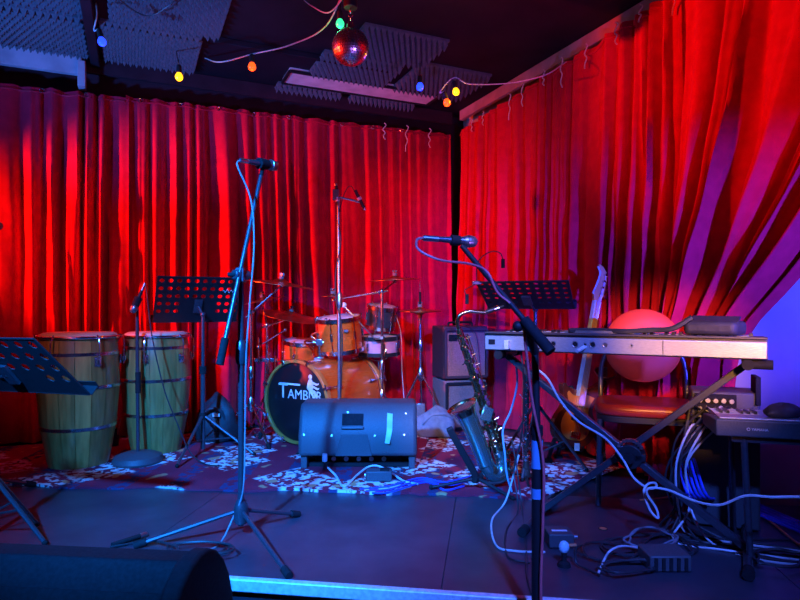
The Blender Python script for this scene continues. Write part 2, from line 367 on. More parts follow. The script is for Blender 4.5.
# ------------------------------------------------------------------ curtains
def curtain(label, a, d, L, zt0, zt1, seed, lam=.17, amp=.055, gather=None, grommets=True, ties=(), flare=.05, zb=.012):
    rnd = random.Random(seed); n = V(d.y, -d.x, 0)           # towards the room for both walls below
    if n.dot(V(0, -1, 0)-a*.0) < 0 and n.y > 0: n = -n
    t = thing('curtain', label, 'curtain', V(a.x, a.y, 0), 'red velvet curtains')
    nc, nr = max(40, int(L/.0125)), 30; p1, p2, p3 = (rnd.uniform(0, 6) for _ in range(3))
    vs, fs = [], []
    def surf(s, w):                                           # w: 0 top .. 1 bottom
        zt = zt0+(zt1-zt0)*s/L-.012*abs(math.sin(PI*s/.21))
        z = zt+(zb-zt)*w
        ph = 2*PI*(s/lam+.40*math.sin(2*PI*s/.83+p1)+.16*math.sin(2*PI*s/.37+p2))+.5*math.sin(1.9*z+4*s+p3)
        f = 2.3*abs(math.sin(ph/2+.25*math.sin(1.3*z+p1)))**.75-1.3+.30*math.sin(1.7*ph+.7*z+p2)+.12*math.sin(3.1*ph+z*2+p2)
        big = .5+.5*math.sin(2*PI*s/1.3+p3)
        o = amp*f*(.30+.70*min(1, w*1.6+.15))*(.7+.5*big)+flare*w**4+.010*math.sin(13*z+9*s)*w
        ss = s
        if gather:
            gs, gw, gz = gather; k = min(1, max(0, (zt-z)/(zt-gz))); k = k**1.25
            ss = s*(1-k)+(gs+(s-gs*0)*gw)*k; o *= 1+.5*k; o += .03*k
        return a+d*ss+n*o+V(0, 0, z)
    for j in range(nr+1):
        for i in range(nc+1): vs.append(surf(L*i/nc, j/nr))
    for j in range(nr):
        for i in range(nc):
            q = j*(nc+1)+i; fs.append((q, q+1, q+nc+2, q+nc+1))
    cl = obj('cloth', Geo().add(vs, fs), 'velvet', t, angle=80)
    hem = [surf(L*i/nc, .012)+n*.004 for i in range(0, nc+1, 3)]
    obj('hem', Geo().tube(hem, .007, 5), 'velvet', t)
    if grommets:
        for i in range(int(L/.28)):
            s = .1+.28*i; p = surf(s, .008)+n*.012
            obj('grommet', Geo().ring(.014, .0035, frame(p, n), 14, 5), 'chrome', t)
    for px, py0, py1, side in ties:
        # tie cord: hung from the top edge where the ray meets the curtain line
        k = (px-400)/F; dn = d.x-k*d.y; s = (k*a.y-a.x)/dn; s = min(max(s, .01), L-.01)
        p = surf(s, 0)+n*.02; dep = p.y; hh = (py1-py0)/F*dep; w_ = .018
        pts = [p+V(0, 0, .03), p+d*w_+V(0, 0, .01), p-d*w_*.6-V(0, 0, hh*.25), p+d*w_*.5-V(0, 0, hh*.5), p-d*w_*.4-V(0, 0, hh*.75), p+d*w_*.6*side-V(0, 0, hh)]
        obj('tie_cord', Geo().tube(spline([q+n*.01 for q in pts], 5), .0045, 5), 'cord', t)
    return t
cw = [(.02, 1.22), (1.22, 2.75), (2.75, 5.4)]
curtain('red velvet curtain behind the congas, dark creases', CO-UB*5.4, UB, 2.62, 2.48, 2.52, 3, lam=.135, amp=.055, flare=.02)
curtain('red velvet curtain behind the dark music stand and drums', CO-UB*2.80, UB, 1.60, 2.53, 2.55, 5, lam=.13, amp=.045)
curtain('bright red curtain between drum kit and curtain corner', CO-UB*1.22, UB, 1.16, 2.55, 2.57, 8, lam=.12, amp=.026, ties=((383, 128, 141, 1), (405, 130, 153, -1), (428, 140, 156, 1)))
curtain('red and purple curtain behind the amplifier and bass guitar', CO+UR*.06, UR, 1.50, 2.58, 2.66, 11, lam=.14, amp=.062, grommets=False,
        ties=((475, 122, 132, 1), (486, 113, 124, 1), (511, 96, 118, -1), (527, 90, 110, 1), (548, 76, 88, 1)))
curtain('purple-shaded red curtain behind the round-backed chair', CO+UR*1.52, UR, 1.0, 2.66, 2.72, 14, lam=.15, amp=.062, grommets=False,
        ties=((566, 60, 86, 1), (588, 50, 70, -1), (620, 22, 40, 1), (646, 14, 26, -1)))
curtain('red curtain swept aside in slanting folds against pale wall', CO+UR*2.46, UR, 1.75, 2.72, 2.75, 17, lam=.24, amp=.06, grommets=False,
        gather=(.0, .20, .72), ties=((677, 1, 27, -1),))

# ------------------------------------------------------------------ mirror ball and coloured bulbs
mb = P(350.5, 47, 3.3); t = thing('mirror_ball', 'silver mirror ball hanging from the ceiling', 'mirror ball', mb)
R0 = .1
obj('core', Geo().ball((0, 0, 0), R0-.002, 24, (1, 1, 1), Matrix.Translation(mb)), 'panel', t)
g = Geo(); rows = 22
for j in range(rows):
    t0, t1 = PI*j/rows+.008, PI*(j+1)/rows-.008; cnt = max(4, int(44*math.sin((t0+t1)/2)))
    for i in range(cnt):
        a0, a1 = 2*PI*i/cnt+.008, 2*PI*(i+1)/cnt-.008
        c = lambda th, ph, r: mb+r*V(math.sin(th)*math.cos(ph), math.sin(th)*math.sin(ph), math.cos(th))
        jit = R0+.0022*random.random()
        g.add([c(t0, a0, jit), c(t0, a1, R0), c(t1, a1, jit), c(t1, a0, R0)], [(0, 3, 2, 1)])
stuff(obj('mirror_tile', g, 'mirror', t, angle=1))
g = Geo().cyl(mb+V(0, 0, .095), mb+V(0, 0, .125), .02, 14)
for k in range(4): g.ring(.012, .0025, frame(mb+V(0, 0, .138+.02*k), (1, 0, 0) if k % 2 else (0, 1, 0)), 12, 5)
obj('chain', g, 'chrome', t)
top = mb+V(0, 0, .225)
mt = thing('ball_motor', 'dark motor bracket holding the mirror ball', 'motor', V(top.x, top.y, CEIL))
obj('motor_case', Geo().cyl(top-V(0, 0, .012), top+V(0, 0, .09), .038, 18), 'blk', mt, bevel=.004)
obj('bracket', Geo().box(top+V(-.015, 0, .15), (.06, .05, .2)), 'steel', mt, bevel=.005)
def bulb(px, py, d, color, cname, label, up=1, tilt=(0, 0)):
    p = P(px, py, d); t = thing('festoon_bulb', label, 'light bulb', p, 'coloured festoon bulbs')
    r = .024; ax = V(tilt[0], tilt[1], 1)
    Fm = frame(p, ax)
    obj('glass', Geo().lathe([(0, -r), (r*.5, -r*.87), (r*.87, -r*.5), (r, 0), (r*.9, r*.45), (r*.6, r*.95), (r*.5, r*1.2), (0, r*1.2)], Fm, 16), glow(cname+' lamp glass', color, 2.6), t)
    obj('socket', Geo().lathe([(0, r*1.05), (r*.62, r*1.05), (r*.7, r*1.6), (r*.62, r*2.9), (r*.3, r*3.2), (0, r*3.2)], Fm, 12), 'blk', t)
    l = bpy.data.lights.new('bulb_light', 'POINT'); l.energy = 1.2; l.color = color; l.shadow_soft_size = .03
    lo = bpy.data.objects.new('bulb_light', l); C.objects.link(lo); lo.location = p-V(0, .0, .05)
    return p+ax.normalized()*r*3.2
Bl, Or, Ye, Gr = (.015, .05, 1), (1, .07, .008), (1, .42, .01), (.02, .5, .2)
b1 = bulb(102, 42, 3.4, Bl, 'blue', 'glowing blue bulb beside foam tiles above the congas', tilt=(-.25, 0))
b2 = bulb(179, 77, 3.7, Ye, 'yellow', 'glowing yellow bulb below the foam tiles')
b3 = bulb(252, 67, 3.6, Or, 'orange', 'glowing orange bulb alone on the sagging wire')
b4 = bulb(420, 87, 3.9, Bl, 'deep blue', 'glowing blue bulb beside the pale ceiling panel')
b5 = bulb(447, 103, 4.0, Or, 'red orange', 'glowing orange bulb beside a yellow one near curtain corner', tilt=(-.3, 0))
b6 = bulb(456, 92, 4.0, Ye, 'amber', 'glowing yellow bulb beside an orange one near curtain corner', tilt=(-.2, 0))
b7 = bulb(340, 24, 3.35, Gr, 'green', 'small green bulb behind the mirror ball motor')
cable('festoon_wire', 'pale wire holding the orange bulb, running to mirror ball', [cpt(205, 58, CEIL-.02), P(220, 62, 3.62), b3, P(290, 45, 3.5), P(325, 27, 3.4), top+V(-.03, 0, .1)], .004, 'cord', 'wire')
cable('festoon_wire', 'thin wire looping over the blue bulb above the congas', [cpt(96, 3), P(97, 15, 3.4), P(94, 30, 3.4), b1], .004, 'cord', 'wire')
cable('festoon_wire', 'thin wire rising from the yellow bulb by the foam', [b2, P(178, 60, 3.7), cpt(176, 50)], .004, 'blackc', 'wire')
cable('festoon_wire', 'thin wire above the blue bulb by pale panel', [b4, cpt(420, 62)], .004, 'blackc', 'wire')
cable('festoon_wire', 'wire holding the orange and yellow bulb pair, running to the purple-shaded curtain', [b5, P(440, 92, 4.0), b6+V(.0, 0, .02), P(470, 84, 3.95), P(510, 83, 3.9), P(545, 75, 3.8), P(566, 62, 3.95)], .004, 'cord', 'wire')
cable('festoon_wire', 'wire from the mirror ball motor up across ceiling', [top+V(0, 0, .1), P(330, 12, 3.35), P(312, 6, 3.4), cpt(300, -4)], .004, 'cord', 'wire')
cable('festoon_wire', 'green bulb wire at mirror ball motor', [b7, cpt(341, -4)], .004, 'blackc', 'wire')
cable('festoon_wire', 'wire drooping in front of the foam tiles', [cpt(112, -8, CEIL-.07), cpt(130, 8, CEIL-.1), cpt(150, 16, CEIL-.12), cpt(172, 3, CEIL-.07), cpt(180, -8, CEIL-.07)], .004, 'blackc', 'wire')

# ------------------------------------------------------------------ congas
def conga(label, base, h, rt, rm, rb, bands, a_off=0):
    t = thing('conga_drum', label, 'conga', base, 'congas'); T = Matrix.Translation(base)
    def rad(u):
        pts = [(0, rb), (.12, rb*1.13), (.35, rm*.93), (.62, rm), (.82, rm*.985), (1, rt)]
        for (a, x), (b, y) in zip(pts, pts[1:]):
            if u <= b: k = (u-a)/(b-a); return x+(y-x)*(k*k*(3-2*k)*.35+k*.65)
        return rt
    n = 16; us = [i/14 for i in range(15)]; th = .018
    for k in range(n):
        a0, a1 = 2*PI*k/n+.006+a_off, 2*PI*(k+1)/n-.006+a_off
        prof = [(rad(u), .012+u*(h-.03)) for u in us]
        prof = prof+[(r-th, z) for r, z in prof[::-1]]+[prof[0]]
        obj('stave', Geo().lathe(prof, T, 4, a0, a1), 'stave', t, angle=50)
    for u in bands:
        z = .012+u*(h-.03); r = rad(u)
        obj('band', Geo().lathe([(r+.001, z-.011), (r+.004, z-.009), (rad(u)+.004, z+.009), (r+.001, z+.011)], T, 40), 'chrome', t)
    obj('foot_ring', Geo().lathe([(rb-.02, 0), (rb+.004, 0), (rb+.006, .022), (rb-.01, .024), (rb-.02, .0)], T, 40), 'chrome', t)
    obj('hide', Geo().lathe([(0, h+.006), (rt*.9, h+.004), (rt+.001, h-.006), (rt+.004, h-.03)], T, 40), 'skin', t)
    obj('rim', Geo().ring(rt+.012, .009, T@Matrix.Translation((0, 0, h-.022)), 44, 8), 'chrome', t)
    for k in range(6):
        a = 2*PI*k/6+a_off-PI/2-.12; c, s = math.cos(a), math.sin(a)
        q = lambda r, z: base+V(c*r, s*r, z)
        z1 = h*.80; r1 = rad(.8)
        lu = obj('lug_plate', Geo().box((0, 0, .006), (.04, .055, .012), frame(q(r1, z1), (c, s, 0), (-s, c, 0))), 'chrome', t, bevel=.003)
        obj('tuning_hook', Geo().tube(spline([q(rt+.012, h-.008), q(rt+.026, h-.02), q(r1+.026, h-.06), q(r1+.024, z1-.03)], 5), .0045, 6), 'chrome', lu)
        obj('lug_block', Geo().cyl(q(r1+.024, z1-.012), q(r1+.024, z1+.012), .011, 10), 'chrome', lu)
    return t
conga('larger green wooden conga with chrome bands beside the stage-edge music stand', G(79, 466), .80, .208, .224, .160, (.31, .62, .87))
conga('smaller green wooden conga with chrome bands behind straight mic stand', G(156.5, 452.5), .79, .19, .213, .15, (.34, .63, .90), .2)

# ------------------------------------------------------------------ stands
def tripod_parts(t, c, feet, hub_z, top, r=.011, leg_r=.008, m='blk', collar=True, foot='rubber', brace=True):
    c = Vector(c)
    obj('pole', Geo().cyl(V(c.x, c.y, max(.03, hub_z-.06)), top, r, 12), m, t)
    obj('hub', Geo().lathe([(0, 0), (r*2.0, 0), (r*2.6, .03), (r*2.3, .07), (r*1.3, .10), (0, .10)], Matrix.Translation((c.x, c.y, hub_z-.05)), 14), m, t)
    for f in feet:
        f = Vector(f); d = (f-c).normalized(); a = V(c.x, c.y, hub_z)+d*r*1.5; e = V(f.x, f.y, leg_r+.004)
        lg = obj('leg', Geo().tube([a, e], leg_r, 8), m, t)
        obj('rubber_foot', Geo().cyl(e-(e-a).normalized()*.035, e+(e-a).normalized()*.012, leg_r*1.7, 10), foot, lg)
    if collar:
        k = V(c.x, c.y, (hub_z+top[2])*.5) if isinstance(collar, bool) else V(c.x, c.y, collar)
        cl = obj('clutch', Geo().lathe([(0, -.05), (r*1.5, -.05), (r*1.9, -.03), (r*1.7, .04), (r*1.2, .05), (0, .05)], Matrix.Translation(k), 12), m, t)
def microphone(label, tip, tail, r=.025, body='blk', ring_=True):
    tip, tail = Vector(tip), Vector(tail); L = (tip-tail).length; t = thing('microphone', label, 'microphone', tail); Fm = frame(tail, tip-tail)
    obj('handle', Geo().lathe([(0, 0), (r*.42, 0), (r*.45, L*.1), (r*.72, L*.62), (r*.8, L*.68), (0, L*.68)], Fm, 16), body, t)
    obj('grille', Geo().lathe([(0, L*.66), (r*.8, L*.67), (r, L*.76), (r*1.0, L*.84), (r*.85, L*.94), (r*.5, L*.99), (0, L)], Fm, 18), 'grey', t)
    obj('collar_ring', Geo().lathe([(r*.85, L*.73), (r*1.06, L*.75), (r*1.06, L*.79), (r*.85, L*.81)], Fm, 18), 'steel', t)
    obj('connector', Geo().cyl(tail-(tip-tail).normalized()*.045, tail+(tip-tail).normalized()*.004, .0095, 10), 'steel', t)
    return t
def clip(t, p, d, r=1.0, L=.055):
    d = Vector(d).normalized()
    return obj('mic_clip', Geo().lathe([(.018*r, 0), (.024*r, .002), (.022*r, L), (.017*r, L+.002), (.018*r, 0)], frame(Vector(p)-d*L/2, d), 14), 'rubber', t)

# tall boom stand (lit blue) left of centre
c = G(241, 536); d0 = c.y
t = thing('microphone_stand', 'tall blue-lit boom mic stand on the open stage deck', 'mic stand', V(c.x, c.y, 0))
feet = [G(137, 548), G(288, 578), G(297, 517)]
tp = P(241, 268, d0)
tripod_parts(t, c, feet, .105, tp, .0125, .009, 'satin', collar=P(240, 352, d0).z)
b0, b1_ = P(222, 364, d0-.10), P(261, 176, d0+.10); bm = P(241, 275, d0)
bo = obj('boom', Geo().tube([b0+V(0, -.03, 0), b1_], .0095, 10), 'satin', t)
obj('counterweight', Geo().cyl(b0+V(0, -.03, 0), b0+(b1_-b0)*.13+V(0, -.03, 0), .016, 12), 'rubber', bo)
obj('boom_clutch', Geo().cyl(bm-V(.02, .035, 0), bm+V(.02, .035, 0), .021, 14).box(bm, (.035, .05, .06)), 'satin', t, bevel=.004)
obj('clutch_knob', Geo().tube([bm+V(-.01, -.03, 0), bm+V(-.045, -.035, .0)], .009, 8), 'rubber', t)
md = V(.062, .10, .010); mc = P(263, 164, d0+.10)
obj('swivel', Geo().cyl(b1_, mc-V(0, 0, .012), .009, 10), 'rubber', t); clip(t, mc, md)
microphone('dark ball-head microphone on top of the tall boom stand', mc+md*.75, mc-md*.75, .024, 'satin')
tl = mc-md*.75-md.normalized()*.045
cable('microphone_cable', 'pale cable hanging from the tall boom stand microphone', [tl, tl+V(-.006, -.012, -.03), P(251, 200, d0), P(254, 245, d0-.01), P(250, 300, d0-.03), P(246, 360, d0-.03), P(245, 430, d0-.03), P(243, 490, d0-.03), P(232, 520, d0-.02), G(218, 545, .006), G(190, 556, .006)], .0036, 'greyc')
pts = []
for k in range(30):
    a = k*.55; pts.append(G(195+30*math.cos(a)+k*.4, 548+6.5*math.sin(a), .007+.0012*k))
cable('cable_coil', 'black cable coiled around the foot of tall boom stand', pts+[G(150, 541, .01), G(110, 547, .008)], .0045, 'blackc', k=4)
pa, pb = G(112, 545, .012), G(140, 536, .012)
t = thing('cable_connector', 'black cable connector with silver end lying on the deck', 'connector', V(pa.x, pa.y, 0))
obj('sleeve', Geo().cyl(pa, pb, .010, 10), 'rubber', t); obj('plug_tip', Geo().cyl(pb, pb+(pb-pa).normalized()*.03, .0095, 10), 'steel', t)

# straight stand with round base between the congas
c = G(138, 464); t = thing('microphone_stand', 'straight mic stand with round cast base between congas', 'mic stand', V(c.x, c.y, 0)); d0 = c.y
obj('base', Geo().lathe([(0, 0), (.142, 0), (.147, .012), (.137, .04), (.09, .058), (.03, .066), (0, .066)], Matrix.Translation(V(c.x, c.y, .012)), 36), 'plastic', t)
tp = P(137, 302, d0); obj('pole', Geo().cyl(V(c.x, c.y, .07), tp, .0105, 12), 'satin', t)
obj('clutch', Geo().cyl(P(138, 393, d0), P(138, 372, d0), .016, 12), 'rubber', t)
m0, m1 = P(142, 290, d0-.03), P(132, 313, d0-.06); clip(t, (m0+m1)/2, m1-m0)
obj('swivel', Geo().tube([tp-V(0, 0, .01), (m0+m1)/2+V(.01, .015, 0)], .008, 8), 'rubber', t)
microphone('dark microphone angled down towards the congas', m1, m0, .022)
cable('microphone_cable', 'dark cable hanging from conga microphone to rug', [m0+(m0-m1).normalized()*.045, P(147, 295, d0-.04), P(151, 330, d0-.05), P(158, 365, d0-.06), P(166, 395, d0-.06), P(178, 425, d0-.05), P(190, 452, d0-.05), G(205, 464, .022), G(222, 466, .022)], .004, 'blackc')

# centre stand in front of the bass drum
d0 = 3.98; c = V((339.5-400)/F*d0, d0, 0); t = thing('microphone_stand', 'silver mic stand with twin mics in front of the bass drum', 'mic stand', c)
tp = P(338.5, 196, d0)
tripod_parts(t, c, [c+V(.22, -.06, 0), c+V(-.25, -.13, 0), c+V(.09, .17, 0)], .12, tp, .0115, .008, 'steel', collar=P(339, 300, d0).z)
obj('mount_bar', Geo().tube([P(333, 199, d0), P(338, 197, d0-.01), P(352, 200, d0+.02), P(362, 203, d0+.02)], .007, 8).box(P(336, 195, d0), (.04, .03, .07)), 'steel', t)
cable('microphone_cable', 'dark cable wound down the twin mic stand', [P(336, 215, d0), P(341, 240, d0-.02), P(336, 270, d0-.02), P(336, 300, d0-.02), P(342, 330, d0-.02), P(341, 390, d0-.02)], .004, 'blackc')
for k, (a, b) in enumerate(((P(336, 186, d0), P(339, 212, d0)), (P(364, 208, d0+.03), P(355, 190, d0+.0)))):
    t2 = thing('microphone', ('slim pencil microphone upright on twin mic stand', 'slim pencil microphone tilted on the bar of twin mic stand')[k], 'microphone', b)
    obj('body', Geo().cyl(b, a, .011, 12), 'blk', t2); obj('capsule', Geo().cyl(a, a+(a-b).normalized()*.015, .0115, 12), 'steel', t2)
    obj('collar', Geo().cyl(b+(a-b)*.4, b+(a-b)*.55, .016, 12), 'white', t2)
cable('microphone_cable', 'thin cable arching between the twin mics', [P(339, 212, d0), P(345, 192, d0), P(351, 186, d0), P(356, 195, d0), P(355, 190, d0)], .003, 'blackc')

# right boom stand in front of the stage
d0 = 1.80; c = V((537-400)/F*d0, d0, -STAGE_T)
t = thing('microphone_stand', 'black boom mic stand with blue tape in front of keyboard', 'mic stand', c)
pt_ = P(535, 352, d0)
obj('pole', Geo().cyl(c+V(0, 0, .05), P(537, 425, d0), .0165, 14).cyl(P(537, 425, d0), pt_, .011, 12), 'blk', t)
obj('hub', Geo().lathe([(0, 0), (.03, 0), (.035, .05), (.02, .12), (0, .12)], Matrix.Translation(c+V(0, 0, .08)), 14), 'blk', t)
for a in (-.2, 1.9, 4.0):
    e = c+V(.30*math.cos(a+2.6), .155*math.sin(a+2.6)-.16, .014)
    lg = obj('leg', Geo().tube([c+V(0, 0, .13), e], .010, 8), 'blk', t); obj('rubber_foot', Geo().ball(e+V(0, 0, .002), .014, 10), 'rubber', lg)
obj('tape_band', Geo().cyl(P(537, 468, d0), P(537, 440, d0), .0175, 14), 'bluetape', t); obj('tape_band', Geo().cyl(P(537, 498, d0), P(537, 488, d0), .0175, 14), 'bluetape', t)
obj('tape_band', Geo().cyl(P(537, 300-0+135, d0), P(537, 426, d0), .0185, 14), 'rubber', t)
q0, q1 = P(551, 352, d0-.12), P(462, 246, d0+.08)
bo = obj('boom', Geo().tube([q0, q1], .0085, 10), 'blk', t)
obj('counterweight', Geo().cyl(q0, q0+(q1-q0)*.28, .0165, 14), 'rubber', bo)
k_ = q0+(q1-q0)*.22; obj('boom_clutch', Geo().tube([pt_, k_+V(-.0, .03, -.01)], .014, 10).ball(k_+V(-.03, .02, 0), .016), 'blk', t)
ma, mb_ = P(437, 239, d0+.06), P(477, 242, d0+.09); clip(t, P(455, 240.4, d0+.073), mb_-ma, .72, .03)
microphone('black microphone on boom stand above the music stand', mb_, ma, .019, 'satin')
cable('microphone_cable', 'pink cable from boom microphone running down the black stand', [ma-(mb_-ma).normalized()*.045, P(417, 240, d0+.05), P(419, 250, d0+.05), P(440, 260, d0+.04), P(470, 264, d0), P(487, 272, d0-.03), P(497, 292, d0-.03), P(512, 305, d0-.04), P(522, 318, d0-.05), P(526, 350, d0-.05), P(532, 400, d0-.03), P(543, 460, d0-.03), P(543, 520, d0-.03), P(541, 600, d0-.03), V(c.x+.02, c.y-.05, -STAGE_T+.006)], .0042, 'pinkc')

# out-of-view singer's stand whose mic head just enters the frame
d0 = 2.95; c = V((-30-400)/F*d0, d0, 0)
t = thing('microphone_stand', 'mic stand at the far end of stage beside the larger conga', 'mic stand', c)
tripod_parts(t, c, [c+V(.1, -.25, 0), c+V(.16, .24, 0), c+V(-.3, -.05, 0)], .12, P(-30, 240, d0), .012, .009, 'satin')
mm = P(1, 225, d0-.06); ml = P(-32, 234, d0+.02); clip(t, (mm+ml)/2+V(-.0, 0, 0), mm-ml)
obj('swivel', Geo().tube([P(-30, 241, d0), (mm+ml)/2], .008, 8), 'rubber', t)
microphone('ball-head microphone at the far end of the stage', mm, ml, .024, 'satin')

# ------------------------------------------------------------------ music stands
def music_stand(label, base, feet, cen, R, U, wid, hub_z=.3, nx=9, ny=5, holes=None, taper=1.0, hole_r=.42, lip_side=1, pole_r=.011, legtop=.34):
    base = Vector(base); R = Vector(R).normalized(); Uv = Vector(U); hh = Uv.length; Uv = Uv.normalized(); N = R.cross(Uv).normalized()   # N points to the camera side
    t = thing('music_stand', label, 'music stand', V(base.x, base.y, 0), 'music stands')
    cw, ch = wid/nx, hh/ny; th = .0022; vs = []; fs = []
    def pt(x, y, z): return cen+R*(x*(1-(1-taper)*(y/hh+.5)))+Uv*y+N*z
    g = Geo()
    for i in range(nx):
        for j in range(ny):
            x0, y0 = -wid/2+i*cw, -hh/2+j*ch; xc, yc = x0+cw/2, y0+ch/2
            if holes is None or holes(i, j):
                rr = min(cw, ch)*hole_r; sq = [(x0, y0), (xc, y0), (x0+cw, y0), (x0+cw, yc), (x0+cw, y0+ch), (xc, y0+ch), (x0, y0+ch), (x0, yc)]
                ci = [(xc+rr*math.cos(-3*PI/4+k*PI/4), yc+rr*math.sin(-3*PI/4+k*PI/4)) for k in range(8)]
                vv = [pt(*p, th) for p in sq]+[pt(*p, th) for p in ci]+[pt(*p, -th) for p in sq]+[pt(*p, -th) for p in ci]
                ff = []
                for k in range(8):
                    l = (k+1) % 8
                    ff += [(k, l, 8+l, 8+k), (16+l, 16+k, 24+k, 24+l), (8+k, 8+l, 24+l, 24+k)]
                g.add(vv, ff)
            else:
                vv = [pt(x, y, z) for z in (th, -th) for x, y in ((x0, y0), (x0+cw, y0), (x0+cw, y0+ch), (x0, y0+ch))]
                g.add(vv, [(0, 1, 2, 3), (7, 6, 5, 4)])
    e = [pt(-wid/2, -hh/2, 0), pt(wid/2, -hh/2, 0), pt(wid/2, hh/2, 0), pt(-wid/2, hh/2, 0)]
    desk = obj('desk', g, 'blk', t, angle=30)
    eg = Geo()
    for a, b in zip(e, e[1:]+e[:1]): eg.tube([a, b], .004, 6)
    obj('edge', eg, 'blk', desk)
    lp = Geo(); a, b = e[0]-R*.012, e[1]+R*.012; dn = -N*lip_side
    lp.bar(a+dn*.022, b+dn*.022, .045, .003, dn); lp.bar(a+dn*.044+Uv*.012, b+dn*.044+Uv*.012, .003, .026, dn)
    obj('ledge', lp, 'blk', desk)
    pz = cen-Uv*hh*.12; top = V(base.x, base.y, pz.z-.06)
    obj('pole', Geo().cyl(V(base.x, base.y, .04), V(base.x, base.y, top.z*.6), pole_r*1.35, 12).cyl(V(base.x, base.y, top.z*.6), top, pole_r, 12), 'satin', t)
    obj('clutch', Geo().cyl(V(base.x, base.y, top.z*.6-.02), V(base.x, base.y, top.z*.6+.03), pole_r*2, 12), 'rubber', t)
    obj('head_bracket', Geo().tube([top-V(0, 0, .01), top+(pz-top)*.6, pz+N*.012], .009, 8).ball(top, .018).bar(pz-Uv*.05+N*.012, pz+Uv*.05+N*.012, .05, .012, R), 'satin', t)
    obj('hub', Geo().cyl(V(base.x, base.y, legtop-.02), V(base.x, base.y, legtop+.025), pole_r*2, 12), 'rubber', t)
    for f in feet:
        f = Vector(f); d = V(f.x-base.x, f.y-base.y, 0).normalized()
        lg = obj('leg', Geo().tube([V(base.x, base.y, legtop)+d*.018, V(f.x, f.y, f.z+.014)], .009, 8), 'satin', t)
        obj('rubber_foot', Geo().ball(V(f.x, f.y, f.z+.013), .012, 10), 'rubber', lg)
        obj('strut', Geo().tube([V(base.x, base.y, .10)+d*.012, V(base.x, base.y, legtop).lerp(V(f.x, f.y, .014), .55)], .005, 6), 'satin', t)
    return t, pt
hp = lambda i, j: not (i in (3, 4, 5) and j < 2)
cen = P(198.5, 300, 3.88)
t, pf = music_stand('black perforated music stand with scribbled mark beside congas', G(203, 455), [G(177, 468, .012), G(254, 456, .012), G(222, 440, .012)], cen, (.89, .45, 0), (.10, -.17, .285), .52, nx=10, ny=6, holes=lambda i, j: j > 0 and not (i in (3, 4, 5, 6) and j < 3), hole_r=.30, legtop=.25)
pts = [pf(.14+.008*k, .075+.011*math.sin(k*2.1)+.004*math.sin(k*5), .006) for k in range(11)]
obj('scribble', Geo().tube(spline(pts, 4), .0018, 4), 'ink', t)
cen = P(4, 366, 2.3)
music_stand('black music stand with large round perforations at stage edge', V(-1.70, 2.46, 0), [G(45, 546), G(37, 527), V(-2.0, 2.4, 0)], cen, (.965, -.26, 0), (-.055, -.20, .225), .60, nx=8, ny=5, holes=lambda i, j: j > 1 or (j == 1 and (i < 2 or i > 5)), hole_r=.30, taper=.84, legtop=.28)
cen = P(526, 295.5, 3.35)
t3, pf3 = music_stand('black perforated music stand in front of keyboard, tilted nearly flat', V(.79, 3.50, 0), [V(1.07, 3.44, .010), V(.66, 3.24, .010), V(.64, 3.74, .010)], cen, (.93, -.37, 0), (-.11, -.27, .145), .49, nx=10, ny=6, hole_r=.28, holes=lambda i, j: j > 0 and not (i in (4, 5) and j < 3), legtop=.38)
# little clip microphone on the left corner of that stand
p0 = pf3(-.245, .155, 0)
t = thing('clip_microphone', 'small gooseneck clip mic on the corner of flat music stand', 'microphone', p0)
obj('clamp', Geo().box(p0+V(.0, 0, .0), (.05, .03, .02)), 'chrome', t, bevel=.003)
obj('gooseneck', Geo().tube(spline([p0, P(478, 262, 3.2), P(490, 252, 3.2), P(500, 253, 3.2), P(503, 260, 3.2)], 6), .003, 6), 'blk', t)
obj('capsule', Geo().cyl(P(503, 259, 3.2), P(503, 268, 3.2), .010, 10), 'rubber', t)
t = thing('clip_microphone', 'tiny dark clip mic dangling under flat music stand corner', 'microphone', P(467, 296, 3.2))
obj('lead', Geo().tube(spline([p0+V(-.01, 0, -.01), P(465, 290, 3.2), P(467, 296, 3.2)], 5), .0025, 5), 'blackc', t)
obj('capsule', Geo().cyl(P(467, 294, 3.2), P(467, 304, 3.2), .010, 10), 'rubber', t)


# ------------------------------------------------------------------ drum kit
def drum(name, label, cen, axis, r, h, shell, head_t, head_b, hoop='chrome', lugs=6, xh=None, group=None, hoop_w=.02):
    """axis points to the playing (top) head; cen is the middle of the shell"""
    axis = Vector(axis).normalized(); Fm = frame(cen-axis*h/2, axis, xh)
    t = thing(name, label, 'drum', cen, group)
    obj('shell', Geo().lathe([(r-.008, 0), (r, 0), (r, h), (r-.008, h), (r-.008, 0)], Fm, 40), shell, t)
    for z, nm, hm in ((0, 'bottom_head', head_b), (h, 'top_head', head_t)):
        sg = 1 if z else -1
        hd = obj(nm, Geo().lathe([(0, z+sg*.004), (r-.01, z+sg*.004), (r+.003, z-sg*.004), (r+.003, z-sg*.01)], Fm, 40), hm, t)
        obj('hoop', Geo().lathe([(r+.004, z-sg*.016), (r+.012, z-sg*.016), (r+.012, z+sg*hoop_w*.6), (r+.002, z+sg*hoop_w*.6), (r+.004, z-sg*.016)], Fm, 44), hoop, hd)
    for k in range(lugs):
        a = 2*PI*k/lugs+.26; Lm = Fm@Matrix.Rotation(a, 4, 'Z')
        lg = obj('lug', Geo().box((r+.008, 0, h*.5), (.018, .018, min(.06, h*.5)), Lm), 'chrome', t, bevel=.003)
        obj('tension_rod', Geo().tube([Lm@V(r+.013, 0, -.012), Lm@V(r+.013, 0, h+.016)], .0035, 6).box((r+.013, 0, h+.014), (.009, .009, .014), Lm).box((r+.013, 0, -.012), (.009, .009, .014), Lm), 'chrome', lg)
    return t, Fm
YW = math.radians(32); ka = V(math.sin(YW), math.cos(YW), 0)
kf = P(297, 405, 4.12); kr = .288; kd = .64; kf.z = kr+.019
